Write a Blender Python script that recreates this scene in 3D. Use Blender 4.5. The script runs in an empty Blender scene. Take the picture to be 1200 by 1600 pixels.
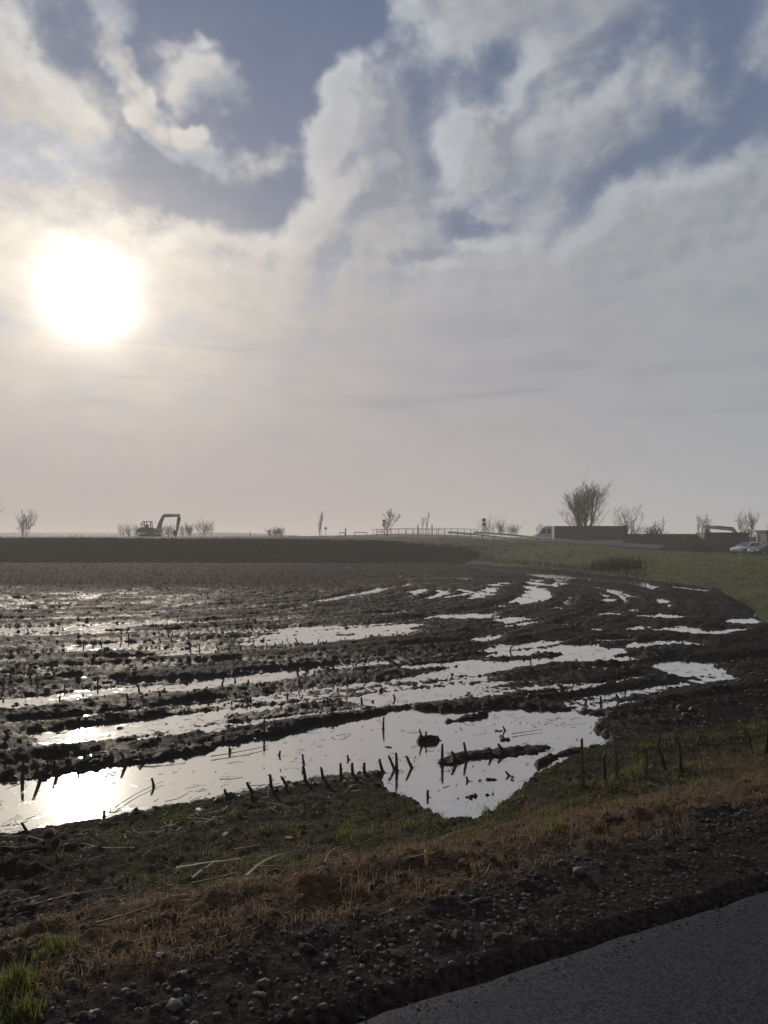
import bpy, bmesh, math, random
import numpy as np
from mathutils import Vector, Matrix

# ------------------------------------------------------------------ camera, sky, sun, exposure
scene = bpy.context.scene
COL = scene.collection
EYE = 2.4                                   # eye height above the flood water (z = 0)
FOC = 1209.0 / 1600.0                       # focal length in picture heights
PITCH = math.radians(1.8)

cam_data = bpy.data.cameras.new("camera")
cam_data.sensor_fit = 'VERTICAL'
cam_data.sensor_height = 24.0
cam_data.sensor_width = 18.0
cam_data.lens = 24.0 * FOC
cam_data.clip_start = 0.05
cam_data.clip_end = 6000.0
cam = bpy.data.objects.new("camera", cam_data)
COL.objects.link(cam)
cam.location = (0, 0, EYE)
cam.rotation_euler = (math.radians(90) + PITCH, 0, 0)
scene.camera = cam


def pixdir(px, py):
    """unit world direction of a photo position (1200 x 1600)"""
    x = (px - 600) / 1209.0
    y = (800 - py) / 1209.0
    c, s = math.cos(PITCH), math.sin(PITCH)
    v = Vector((x, c - y * s, s + y * c))
    return v.normalized()


def ground(px, py, z=0.0):
    d = pixdir(px, py)
    k = (z - EYE) / d.z
    return Vector((d.x * k, d.y * k, z))


def at(px, py, dist):
    """world point seen at photo position, at depth dist along +Y"""
    d = pixdir(px, py)
    k = dist / d.y
    return Vector((d.x * k, dist, EYE + d.z * k))


SUN_DIR = pixdir(137, 462)
SUN_EL = math.asin(SUN_DIR.z)
SUN_AZ = math.atan2(SUN_DIR.x, SUN_DIR.y)

scene.view_settings.view_transform = 'Standard'
scene.view_settings.look = 'None'
scene.view_settings.gamma = 1.0
scene.view_settings.use_curve_mapping = False
scene.view_settings.exposure = 0.0
scene.cycles.use_denoising = True
scene.cycles.max_bounces = 6
scene.cycles.diffuse_bounces = 2
scene.cycles.glossy_bounces = 3
scene.cycles.transmission_bounces = 3
scene.cycles.volume_bounces = 0
scene.cycles.transparent_max_bounces = 8
scene.cycles.sample_clamp_indirect = 4.0
scene.cycles.use_adaptive_sampling = True

sun_data = bpy.data.lights.new("sun", 'SUN')
sun_data.energy = 3.0
sun_data.angle = math.radians(1.2)
sun_data.color = (1.0, 0.88, 0.73)
sun = bpy.data.objects.new("sun", sun_data)
COL.objects.link(sun)
sun.rotation_euler = SUN_DIR.to_track_quat('Z', 'Y').to_euler()


# ---- small node helper
class NT:
    def __init__(self, tree):
        self.t = tree
        self.k = 0

    def n(self, typ, **kw):
        nd = self.t.nodes.new(typ)
        self.k += 1
        nd.location = (180 * (self.k % 12), -160 * (self.k // 12))
        for k, v in kw.items():
            setattr(nd, k, v)
        return nd

    def put(self, nd, i, v):
        if v is None:
            return
        if isinstance(v, bpy.types.NodeSocket):
            self.t.links.new(v, nd.inputs[i])
        else:
            nd.inputs[i].default_value = v

    def m(self, op, a, b=None, c=None, clamp=False):
        nd = self.n('ShaderNodeMath', operation=op, use_clamp=clamp)
        self.put(nd, 0, a); self.put(nd, 1, b); self.put(nd, 2, c)
        return nd.outputs[0]

    def v(self, op, a, b=None, scale=None):
        nd = self.n('ShaderNodeVectorMath', operation=op)
        self.put(nd, 0, a); self.put(nd, 1, b)
        if scale is not None:
            self.put(nd, 'Scale', scale)
        return nd.outputs['Value'] if op in ('DOT_PRODUCT', 'LENGTH', 'DISTANCE') else nd.outputs[0]

    def mixc(self, f, a, b, blend='MIX'):
        nd = self.n('ShaderNodeMix', data_type='RGBA', blend_type=blend)
        self.put(nd, 0, f); self.put(nd, 6, a); self.put(nd, 7, b)
        return nd.outputs[2]

    def mixf(self, f, a, b):
        nd = self.n('ShaderNodeMix', data_type='FLOAT')
        self.put(nd, 0, f); self.put(nd, 2, a); self.put(nd, 3, b)
        return nd.outputs[0]

    def noise(self, vec, scale, detail=4, rough=0.5, lac=2.0, out='Fac', dist=0.0):
        nd = self.n('ShaderNodeTexNoise')
        self.put(nd, 'Vector', vec); self.put(nd, 'Scale', scale); self.put(nd, 'Detail', detail)
        self.put(nd, 'Roughness', rough); self.put(nd, 'Lacunarity', lac); self.put(nd, 'Distortion', dist)
        return nd.outputs[out]

    def rng(self, x, a, b, c=0.0, d=1.0, kind='SMOOTHSTEP'):
        nd = self.n('ShaderNodeMapRange', interpolation_type=kind)
        nd.clamp = True
        for i, q in enumerate((x, a, b, c, d)):
            self.put(nd, i, q)
        return nd.outputs[0]

    def vec(self, x, y, z):
        nd = self.n('ShaderNodeCombineXYZ')
        self.put(nd, 0, x); self.put(nd, 1, y); self.put(nd, 2, z)
        return nd.outputs[0]

    def sep(self, v):
        nd = self.n('ShaderNodeSeparateXYZ')
        self.put(nd, 0, v)
        return nd.outputs


def rgb(r, g, b):
    return (r, g, b, 1.0)


def srgb(r, g, b):
    def f(c):
        c /= 255.0
        return c / 12.92 if c <= 0.04045 else ((c + 0.055) / 1.055) ** 2.4
    return (f(r), f(g), f(b), 1.0)


# ---- the sky: clear-air sky texture behind procedural cloud
def pix_ae(px, py):
    d = pixdir(px, py)
    return math.degrees(math.atan2(d.x, d.y)), math.degrees(math.asin(d.z))


DEG = math.degrees(1 / 1209.0)
# cloud banks (+) and clear gaps (-): photo x, y, half sizes in photo pixels, tilt (deg, up to the right), weight
BANKS = [
    # clear gaps
    (400, 30, 230, 90, 0, -1.5), (560, 60, 110, 60, 20, -1.0), (330, 305, 190, 44, -3, -1.4), (130, 315, 110, 48, -22, -1.1),
    (440, 200, 60, 150, -12, -1.4), (330, 175, 110, 40, -25, -0.7), (240, 250, 60, 60, 0, -0.6), (520, 272, 46, 24, 25, -1.0),
    (662, 240, 40, 54, 10, -1.1), (690, 140, 90, 42, 8, -1.0), (770, 125, 60, 34, 35, -0.9), (900, 115, 110, 26, 30, -0.8),
    (1090, 60, 120, 90, 45, -0.9), (1170, 130, 60, 90, 0, -0.6), (1085, 222, 105, 34, 15, -0.75), (930, 295, 100, 24, 45, -0.65),
    (745, 357, 46, 14, -15, -0.9), (640, 392, 60, 10, 0, -0.5), (120, 95, 130, 50, -35, -0.8), (60, 50, 60, 30, -20, -0.3),
    # banks
    (560, 185, 82, 84, 0, 2.6), (575, 320, 110, 70, 10, 1.1), (478, 350, 70, 50, 45, 1.2),
    (322, 112, 66, 44, 8, 2.4), (215, 160, 95, 22, -52, 1.6), (300, 238, 90, 24, -22, 1.7), (415, 250, 40, 28, 0, 1.6),
    (70, 200, 170, 70, -36, 1.4), (165, 14, 44, 22, -15, 1.1), (10, 20, 60, 30, 0, 0.5),
    (800, 40, 190, 62, 4, 1.1), (635, 24, 40, 24, 10, 1.2), (725, 205, 62, 55, 30, 1.3), (850, 200, 110, 60, 25, 0.9),
    (1010, 150, 100, 40, 20, 1.0), (1105, 165, 46, 32, 0, 0.9), (1190, 55, 40, 40, 45, 0.9), (1050, 320, 200, 50, 15, 0.6),
]


def cloud_group():
    g = bpy.data.node_groups.new("cloud_density", 'ShaderNodeTree')
    g.interface.new_socket("Dir", in_out='INPUT', socket_type='NodeSocketVector')
    g.interface.new_socket("Density", in_out='OUTPUT', socket_type='NodeSocketFloat')
    t = NT(g)
    gi = t.n('NodeGroupInput').outputs[0]
    D = t.v('NORMALIZE', gi)
    x, y, z = t.sep(D)
    az = t.m('MULTIPLY', t.m('ARCTAN2', x, y), 180 / math.pi)
    el = t.m('MULTIPLY', t.m('ARCSINE', z), 180 / math.pi)
    # warp of the outlines
    w1 = t.v('SUBTRACT', t.noise(D, 14.0, 3, 0.6, out='Color'), (0.5, 0.5, 0.5))
    P = t.v('ADD', t.vec(az, el, 1.0), t.v('MULTIPLY', w1, (4.6, 4.6, 0.0)))
    tot = None
    for (bx, by, rx, ry, rot, wt) in BANKS:
        a, e = pix_ae(bx, by)
        c, s_ = math.cos(math.radians(rot)), math.sin(math.radians(rot))
        kx, ky = 1 / (rx * DEG * 1.3), 1 / (ry * DEG * 1.3)
        u = t.v('DOT_PRODUCT', P, (c * kx, s_ * kx, -(a * c + e * s_) * kx))
        v = t.v('DOT_PRODUCT', P, (-s_ * ky, c * ky, -(-a * s_ + e * c) * ky))
        r2 = t.m('MULTIPLY_ADD', v, v, t.m('MULTIPLY', u, u))
        b = t.m('MULTIPLY', t.m('SMOOTH_MIN', r2, 1.0, 0.7), -wt)
        tot = t.m('ADD', b, wt) if tot is None else t.m('ADD', tot, t.m('ADD', b, wt))
    f1 = t.m('SUBTRACT', t.noise(t.v('MULTIPLY', D, (1.0, 1.0, 1.35)), 7.0, 5, 0.56, dist=0.25), 0.5)
    tot = t.m('MULTIPLY_ADD', f1, 0.9, tot)
    tot = t.m('ADD', tot, t.rng(el, 15.0, 25.0, 1.0, 0.0))
    tot = t.m('ADD', tot, 0.50)
    go = t.n('NodeGroupOutput')
    t.put(go, 0, tot)
    return g


def build_world():
    w = bpy.data.worlds.new("World")
    scene.world = w
    w.use_nodes = True
    w.node_tree.nodes.clear()
    t = NT(w.node_tree)
    K = 10.0                                    # background strength is 1/K
    tc = t.n('ShaderNodeTexCoord').outputs['Generated']
    D = t.v('NORMALIZE', tc)
    x, y, z = t.sep(D)
    el = t.m('MULTIPLY', t.m('ARCSINE', z), 180 / math.pi)
    cosang = t.v('DOT_PRODUCT', D, tuple(SUN_DIR))
    ang = t.m('MULTIPLY', t.m('ARCCOSINE', t.m('MINIMUM', cosang, 0.99999)), 180 / math.pi)

    sky = t.n('ShaderNodeTexSky')
    sky.sky_type = 'NISHITA'
    sky.sun_disc = False
    sky.sun_elevation = SUN_EL
    sky.sun_rotation = SUN_AZ
    sky.altitude = 0
    sky.air_density = 1.0
    sky.dust_density = 0.6
    sky.ozone_density = 3.0
    clear = t.mixc(0.88, sky.outputs[0], rgb(0.90, 1.30, 2.25))

    grp = cloud_group()
    def dens(v):
        nd = t.n('ShaderNodeGroup')
        nd.node_tree = grp
        t.put(nd, 0, v)
        return nd.outputs[0]
    def fine(v):
        q = t.v('MULTIPLY', v, (1.0, 1.0, 1.35))
        return t.m('SUBTRACT', t.noise(q, 24.0, 7, 0.62), 0.5)
    c0 = dens(D)
    f0 = fine(D)
    toward = t.v('NORMALIZE', t.v('SUBTRACT', tuple(SUN_DIR + Vector((0, 0, 0.35))), D))
    D1 = t.v('ADD', D, t.v('SCALE', toward, scale=0.020))
    c1 = dens(D1)
    f1 = fine(D1)
    d0 = t.m('MULTIPLY_ADD', f0, 1.45, c0)
    alpha = t.rng(d0, -0.5, 1.15, 0.03, 1.0)
    rim = t.m('MULTIPLY_ADD', t.m('SUBTRACT', f0, f1), 1.0, t.m('SUBTRACT', c0, c1))
    rim = t.m('MULTIPLY', rim, t.rng(el, 10.0, 22.0))
    rim = t.m('MAXIMUM', t.m('MINIMUM', rim, 0.5), -0.5)

    # cloud light: brighter and warmer round the sun, cool grey away from it
    near = t.m('EXPONENT', t.m('DIVIDE', ang, -20.0))
    tone = t.m('MULTIPLY_ADD', near, 0.25, 0.315)
    thick = t.rng(d0, 0.4, 2.2, 1.0, 0.86)
    soft = t.noise(t.v('MULTIPLY', D, (1, 1, 2.2)), 13.0, 6, 0.55)
    tone = t.m('MULTIPLY', tone, thick)
    tone = t.m('MULTIPLY', tone, t.m('MULTIPLY_ADD', t.m('SUBTRACT', soft, 0.5), 0.34, 1.0))
    tone = t.m('MULTIPLY', tone, t.m('MULTIPLY_ADD', rim, 0.6, 1.0))
    hue = t.mixc(t.rng(ang, 5.0, 26.0), rgb(1.06, 1.00, 0.92), rgb(0.95, 1.0, 1.10))
    hue = t.mixc(t.rng(t.m('ADD', rim, t.m('MULTIPLY', t.m('SUBTRACT', soft, 0.5), 0.8)), 0.05, -0.3), hue, rgb(0.86, 0.98, 1.22))
    cl = t.v('SCALE', hue, scale=t.m('MULTIPLY', tone, K))
    col = t.mixc(alpha, clear, cl)

    # forward-scattered light round the veiled sun, uneven with the cloud
    veil = t.m('MULTIPLY_ADD', t.m('SUBTRACT', soft, 0.5), 1.3, 1.0)
    g1 = t.m('EXPONENT', t.m('MULTIPLY', t.m('POWER', t.m('DIVIDE', ang, 2.15), 2.0), -1.0))
    g2 = t.m('MULTIPLY', t.m('EXPONENT', t.m('DIVIDE', ang, -5.4)), veil)
    g3 = t.m('MULTIPLY', t.m('EXPONENT', t.m('DIVIDE', ang, -14.0)), alpha)
    glow = t.v('ADD', t.v('SCALE', rgb(1.0, 0.95, 0.82)[:3], scale=t.m('MULTIPLY', g1, 4.5 * K)),
               t.v('SCALE', rgb(1.0, 0.86, 0.62)[:3], scale=t.m('MULTIPLY', g2, 0.9 * K)))
    glow = t.v('ADD', glow, t.v('SCALE', rgb(1.0, 0.95, 0.86)[:3], scale=t.m('MULTIPLY', g3, 0.24 * K)))
    col = t.v('ADD', col, glow)

    # mist towards the horizon, with a few flat grey bars in it
    mist = t.m('EXPONENT', t.m('DIVIDE', t.m('MAXIMUM', el, 0.0), -12.5))
    mist = t.m('MULTIPLY', mist, 1.15, clamp=True)
    mtone = t.m('MULTIPLY_ADD', t.m('EXPONENT', t.m('DIVIDE', ang, -30.0)), 0.05, 0.425)
    mhue = t.mixc(t.rng(ang, 15.0, 50.0), rgb(1.12, 0.955, 0.905), rgb(0.95, 0.96, 0.99))
    mc = t.v('SCALE', mhue, scale=t.m('MULTIPLY', mtone, K))
    col = t.mixc(mist, col, mc)
    bars = t.noise(t.v('ADD', t.v('MULTIPLY', D, (1.0, 1.0, 11.0)), (3.7, 1.2, 0.4)), 3.2, 5, 0.55, dist=0.3)
    bars = t.m('MULTIPLY', t.rng(bars, 0.50, 0.70), t.m('MULTIPLY', t.rng(el, 5.0, 10.0), t.rng(el, 17.0, 12.0)))
    col = t.mixc(t.m('MULTIPLY', bars, 0.24), col, rgb(2.2, 2.4, 2.75))

    bg = t.n('ShaderNodeBackground')
    t.put(bg, 0, col)
    bg.inputs[1].default_value = 1.0 / K
    under = t.n('ShaderNodeBackground')           # below the horizon: earth
    under.inputs[0].default_value = rgb(0.3, 0.28, 0.25)
    under.inputs[1].default_value = 1.0 / K
    mix = t.n('ShaderNodeMixShader')
    t.put(mix, 0, t.m('GREATER_THAN', el, -1.5))
    t.put(mix, 1, under.outputs[0]); t.put(mix, 2, bg.outputs[0])
    out = t.n('ShaderNodeOutputWorld')
    w.node_tree.links.new(mix.outputs[0], out.inputs[0])
    w.cycles.sampling_method = 'MANUAL'
    w.cycles.sample_map_resolution = 512


build_world()

# ------------------------------------------------------------------ helpers for meshes and materials
rng = np.random.default_rng(7)
random.seed(11)


def link(name, me, parent=None, mat=None):
    o = bpy.data.objects.new(name, me)
    COL.objects.link(o)
    if parent is not None:
        o.parent = parent
    if mat is not None and not me.materials:
        me.materials.append(mat)
    return o


def tag(o, label=None, cat=None, group=None, kind=None):
    if label: o["label"] = label
    if cat: o["category"] = cat
    if group: o["group"] = group
    if kind: o["kind"] = kind
    return o


def empty(name, loc=(0, 0, 0), rz=0.0):
    o = bpy.data.objects.new(name, None)
    COL.objects.link(o)
    o.empty_display_size = 0.2
    o.location = loc
    o.rotation_euler = (0, 0, rz)
    return o


def np_mesh(name, verts, faces, smooth=True):
    """verts (n,3), faces (m,3 or 4) -> mesh, fast"""
    verts = np.asarray(verts, dtype=np.float32)
    faces = np.asarray(faces, dtype=np.int32)
    me = bpy.data.meshes.new(name)
    me.vertices.add(len(verts))
    me.vertices.foreach_set("co", verts.ravel())
    k = faces.shape[1]
    me.loops.add(faces.size)
    me.loops.foreach_set("vertex_index", faces.ravel())
    me.polygons.add(len(faces))
    me.polygons.foreach_set("loop_start", np.arange(0, faces.size, k, dtype=np.int32))
    me.polygons.foreach_set("loop_total", np.full(len(faces), k, dtype=np.int32))
    me.update(calc_edges=True)
    me.polygons.foreach_set("use_smooth", np.full(len(faces), smooth, dtype=bool))
    return me


def add_attr(me, name, vals):
    a = me.attributes.new(name, 'FLOAT', 'POINT')
    a.data.foreach_set("value", np.asarray(vals, dtype=np.float32))


def material(name):
    m = bpy.data.materials.new(name)
    m.use_nodes = True
    m.node_tree.nodes.clear()
    t = NT(m.node_tree)
    out = t.n('ShaderNodeOutputMaterial')
    return m, t, out


def bsdf(t, color, rough=0.7, normal=None, spec=0.5, metal=0.0, ior=1.5, trans=None):
    b = t.n('ShaderNodeBsdfPrincipled')
    t.put(b, 'Base Color', color); t.put(b, 'Roughness', rough); t.put(b, 'Metallic', metal)
    t.put(b, 'Specular IOR Level', spec); t.put(b, 'IOR', ior)
    if normal is not None:
        t.put(b, 'Normal', normal)
    return b


def bump(t, height, strength=0.5, dist=0.02, normal=None):
    b = t.n('ShaderNodeBump')
    t.put(b, 'Strength', strength); t.put(b, 'Distance', dist); t.put(b, 'Height', height)
    if normal is not None:
        t.put(b, 'Normal', normal)
    return b.outputs[0]


def attr(t, name):
    return t.n('ShaderNodeAttribute', attribute_name=name).outputs['Fac']


def plain(name, color, rough=0.6, metal=0.0, var=0.25, scale=3.0, spec=0.5):
    """painted / plain surface with dirt-like variation of its own"""
    m, t, out = material(name)
    pos = t.n('ShaderNodeTexCoord').outputs['Object']
    n = t.noise(pos, scale, 5, 0.6)
    c2 = tuple(c * (1 - var) for c in color[:3]) + (1,)
    c3 = tuple(min(1, c * (1 + var)) for c in color[:3]) + (1,)
    col = t.mixc(n, c2, c3)
    b = bsdf(t, col, t.m('MULTIPLY_ADD', n, 0.25, rough - 0.12), metal=metal, spec=spec)
    m.node_tree.links.new(b.outputs[0], out.inputs[0])
    return m


# ------------------------------------------------------------------ noise in numpy
_perm = np.random.default_rng(3).permutation(512).astype(np.int64)
_perm = np.concatenate([_perm, _perm])
_ga = np.random.default_rng(4).uniform(0, 2 * np.pi, 512)
_gx, _gy = np.cos(_ga), np.sin(_ga)


def pn(x, y, seed=0):
    x = np.asarray(x, dtype=np.float64) + seed * 37.17
    y = np.asarray(y, dtype=np.float64) + seed * 91.73
    xi = np.floor(x); yi = np.floor(y)
    fx = x - xi; fy = y - yi
    xi = xi.astype(np.int64) & 511; yi = yi.astype(np.int64) & 511
    x1 = (xi + 1) & 511; y1 = (yi + 1) & 511
    u = fx * fx * fx * (fx * (fx * 6 - 15) + 10)
    v = fy * fy * fy * (fy * (fy * 6 - 15) + 10)

    def gr(a, b, dx, dy):
        h = _perm[_perm[a] + b]
        return _gx[h] * dx + _gy[h] * dy
    n00 = gr(xi, yi, fx, fy); n10 = gr(x1, yi, fx - 1, fy)
    n01 = gr(xi, y1, fx, fy - 1); n11 = gr(x1, y1, fx - 1, fy - 1)
    a = n00 + u * (n10 - n00); b = n01 + u * (n11 - n01)
    return (a + v * (b - a)) * 1.5            # about -1..1


def fbm(x, y, octs=4, gain=0.5, seed=0):
    r = 0; a = 1.0; f = 1.0; tot = 0
    for i in range(octs):
        r = r + a * pn(x * f, y * f, seed + i)
        tot += a
        a *= gain; f *= 2.03
    return r / tot


def billow(x, y, octs=4, gain=0.5, seed=0):
    r = 0; a = 1.0; f = 1.0; tot = 0
    for i in range(octs):
        r = r + a * np.abs(pn(x * f, y * f, seed + i))
        tot += a
        a *= gain; f *= 2.1
    return r / tot


def sst(a, b, x):
    k = np.clip((x - a) / (b - a), 0, 1)
    return k * k * (3 - 2 * k)


def seg_dist(px, py, a, b):
    ax, ay = a; bx, by = b
    dx, dy = bx - ax, by - ay
    L = dx * dx + dy * dy + 1e-12
    k = np.clip(((px - ax) * dx + (py - ay) * dy) / L, 0, 1)
    return np.hypot(px - ax - k * dx, py - ay - k * dy), k


def poly_sdf(px, py, poly):
    """negative inside"""
    d = np.full(np.shape(px), 1e9); ins = np.zeros(np.shape(px), dtype=bool)
    n = len(poly)
    for i in range(n):
        a = poly[i]; b = poly[(i + 1) % n]
        d = np.minimum(d, seg_dist(px, py, a, b)[0])
        cond = (a[1] > py) != (b[1] > py)
        xin = (b[0] - a[0]) * (py - a[1]) / (b[1] - a[1] + 1e-12) + a[0]
        ins ^= cond & (px < xin)
    return np.where(ins, -d, d)


# ------------------------------------------------------------------ layout of the ground (metres; camera above the origin, +Y ahead)
ROAD_Z = 0.80
_a, _b = ground(528, 1600, ROAD_Z), ground(1200, 1388, ROAD_Z)
ROAD_P = np.array([_a.x, _a.y])                   # a point on the near road's field-side edge
ROAD_T = np.array(((_b - _a).normalized())[:2])   # along the road
ROAD_N = np.array([-ROAD_T[1], ROAD_T[0]])        # towards the field
TURN_C = np.array([-12.0, 35.0])                  # the tractors turned about here


def road_st(x, y):
    dx, dy = x - ROAD_P[0], y - ROAD_P[1]
    return dx * ROAD_N[0] + dy * ROAD_N[1], dx * ROAD_T[0] + dy * ROAD_T[1]


def from_st(s, t):
    return ROAD_P[0] + s * ROAD_N[0] + t * ROAD_T[0], ROAD_P[1] + s * ROAD_N[1] + t * ROAD_T[1]


def G2(px, py):
    g = ground(px, py)
    return (g.x, g.y)


FIELD = [(-260, -150), (-260, 78), G2(-300, 878), G2(0, 878.5), G2(400, 879), G2(600, 880), G2(720, 882), G2(850, 889),
         G2(1000, 906), G2(1120, 922), G2(1170, 950), G2(1205, 985), (13.0, 15.5), (24, 15), (40, 20), (40, -150)]

# far road: centre line (x, y, z)
FAR_ROAD = [(70, 72, 0.15), (55, 76, 0.17), (40.5, 83, 0.2), (37.0, 89, 0.26), (31.6, 99, 0.62), (23.5, 113, 1.24), (17.8, 128, 2.1),
            (11.4, 139, 2.62), (2.5, 151, 2.78), (-10.6, 161, 2.5), (-30, 170, 2.2), (-80, 185, 2.1)]

# heights of the land outside the field
LAND = [(-200, 100, 2.36), (-120, 90, 2.36), (-60, 84, 2.36), (-30, 82, 2.36), (-12, 82, 2.36), (0, 82, 2.33), (6, 82, 2.25), (11, 84, 1.9),
        (15, 74, 1.05), (19, 62, 0.55), (22, 50, 0.42), (20, 38, 0.42), (19, 28, 0.5), (22, 21, 0.55), (35, 40, 0.3), (45, 60, 0.15), (60, 60, 0.1),
        (40, 84, 0.15), (28, 92, 0.5), (46, 96, 0.15), (34, 104, 0.2), (60, 110, 0.15), (90, 90, 0.1), (30, 122, 1.3), (40, 122, 0.8),
        (22, 100, 1.1), (15, 108, 1.9), (8, 120, 2.2), (0, 110, 2.25), (0, 140, 2.4), (-20, 140, 2.25), (-60, 140, 2.25), (-120, 150, 2.25),
        (20, 150, 2.1), (50, 160, 1.2), (0, 200, 2.1), (60, 230, 1.6), (-100, 250, 2.1), (120, 200, 1.0), (0, 400, 2.0), (200, 400, 1.5),
        (-300, 400, 2.0), (0, 900, 2.0), (500, 900, 1.8), (-500, 900, 2.0)]


def land_z(x, y):
    num = 0; den = 0
    for (a, b, z) in LAND:
        d2 = (x - a) ** 2 + (y - b) ** 2
        w = 1.0 / (d2 + 16.0) ** 1.7
        num = num + w * z; den = den + w
    z = num / den
    z = z + 2.6 * np.exp(-((y - 420) / 28.0) ** 2) * sst(-20, -90, x)          # a far dike on the left
    return z


# standing water as the photo shows it: (points in the photo, half thickness in photo rows)
POOL = [(-40, 1232), (0, 1226), (60, 1219), (120, 1206), (200, 1193), (290, 1181), (345, 1164), (420, 1152), (500, 1131), (560, 1118), (650, 1106),
        (720, 1112), (810, 1106), (900, 1112), (945, 1118), (932, 1136), (962, 1160), (905, 1186), (850, 1205), (812, 1238), (785, 1265),
        (742, 1296), (702, 1302), (678, 1280), (640, 1254), (592, 1238), (600, 1208), (500, 1217), (420, 1232), (340, 1250), (250, 1266),
        (180, 1280), (100, 1294), (40, 1306), (-60, 1320)]
STRIPS = [
    ([(-30, 1107), (60, 1097), (150, 1084), (280, 1074), (400, 1060), (445, 1052)], 7),
    ([(30, 1128), (130, 1121), (255, 1104), (330, 1098)], 4),
    ([(95, 1152), (260, 1130), (345, 1108), (420, 1093), (520, 1081), (600, 1074), (680, 1062), (745, 1046)], 10),
    ([(600, 1088), (660, 1074), (720, 1060)], 12),
    ([(90, 1190), (180, 1168), (260, 1153), (330, 1140)], 5),
    ([(330, 1150), (420, 1128), (470, 1120)], 3),
    ([(430, 1004), (470, 990), (540, 984), (605, 981)], 11),
    ([(440, 1012), (520, 1000), (560, 996)], 4),
    ([(0, 984), (80, 982), (160, 979), (235, 973)], 6), ([(0, 995), (120, 992), (190, 988)], 3),
    ([(120, 1013), (190, 1008)], 5), ([(200, 1029), (262, 1024), (320, 1020)], 4.5),
    ([(76, 1060), (130, 1062), (192, 1068)], 5), ([(-10, 1054), (42, 1056)], 3.5), ([(270, 1042), (370, 1032)], 3.5),
    ([(360, 1062), (440, 1050), (600, 1034)], 4), ([(420, 1040), (520, 1032), (640, 1020)], 2.5),
    ([(0, 948), (70, 943), (110, 945)], 2.5), ([(250, 950), (310, 947)], 2.5), ([(110, 936), (150, 933)], 2), ([(0, 937), (50, 934)], 1.5),
    ([(470, 947), (520, 936), (560, 927), (600, 921), (640, 913)], 2.6), ([(400, 962), (470, 950)], 2),
    ([(640, 905), (680, 903), (722, 904)], 2.6), ([(640, 925), (672, 921), (700, 926), (668, 936)], 2.6), ([(720, 922), (740, 926), (700, 934)], 2),
    ([(722, 888), (760, 891), (800, 893), (880, 901), (960, 909), (1005, 913)], 3.0), ([(840, 899), (880, 906), (870, 915)], 3),
    ([(1000, 912), (1015, 917), (1030, 921)], 3.2), ([(1058, 918), (1090, 922)], 3.2), ([(945, 938), (958, 938)], 2.5),
    ([(838, 908), (840, 920), (836, 934), (814, 939)], 4.5), ([(760, 915), (790, 912), (752, 926), (742, 935)], 3),
    ([(690, 960), (760, 964), (830, 971), (800, 979), (768, 990), (752, 1000), (772, 1006)], 5), ([(640, 968), (700, 965)], 2),
    ([(800, 1016), (850, 1012), (900, 1014), (940, 1020)], 9), ([(745, 1042), (820, 1036), (880, 1030), (975, 1030)], 6),
    ([(640, 1042), (740, 1034)], 3), ([(620, 1010), (720, 1004)], 2.5), ([(580, 960), (620, 957)], 2),
    ([(930, 1100), (990, 1086), (1060, 1073), (1110, 1064)], 12), ([(1060, 1040), (1100, 1052), (1115, 1064)], 10),
    ([(1000, 1008), (1060, 1004), (1090, 1010)], 5), ([(1090, 1033), (1130, 1036), (1200, 1030)], 3.5), ([(1000, 983), (1060, 981), (1100, 989), (1150, 986)], 4.5),
    ([(940, 1000), (975, 1000)], 3), ([(1148, 970), (1182, 973)], 3.5), ([(1000, 962), (1080, 964)], 2.5), ([(860, 950), (960, 960)], 2),
    ([(900, 1040), (960, 1046)], 4), ([(880, 1084), (930, 1072), (1000, 1058)], 3), ([(760, 1094), (860, 1086), (920, 1076)], 3),
    ([(430, 930), (500, 925)], 1.4), ([(180, 925), (260, 921)], 1.2), ([(560, 905), (620, 902)], 1.4), ([(540, 896), (620, 893)], 1.2),
    ([(480, 910), (540, 905)], 1.2), ([(640, 888), (700, 886)], 1.3), ([(880, 976), (930, 982)], 2.5),
]
# mud that stands up out of the front pool
ISLETS = [([(700, 1190), (740, 1181), (800, 1176), (850, 1170)], 6), ([(652, 1158), (676, 1157)], 2.5), ([(215, 1192), (270, 1184), (330, 1172)], 3),
          ([(360, 1160), (420, 1146), (500, 1126), (600, 1112)], 3), ([(0, 1216), (100, 1200), (200, 1182), (280, 1170)], 6),
          ([(700, 1128), (760, 1118)], 2.5), ([(780, 1150), (800, 1156)], 1.5), ([(840, 1196), (880, 1180), (930, 1168)], 3),
          ([(740, 1222), (800, 1216)], 1.2), ([(720, 1250), (780, 1240)], 1.0)]


def photo_uv(x, y):
    """where a point of the flat flood plain stands in the photo (used only to lay out the pools)"""
    c, s = math.cos(PITCH), math.sin(PITCH)
    dz = -EYE
    f = y * c + dz * s
    up = -y * s + dz * c
    f = np.maximum(f, 0.3)
    return 600 + 1209.0 * x / f, 800 - 1209.0 * up / f


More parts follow.
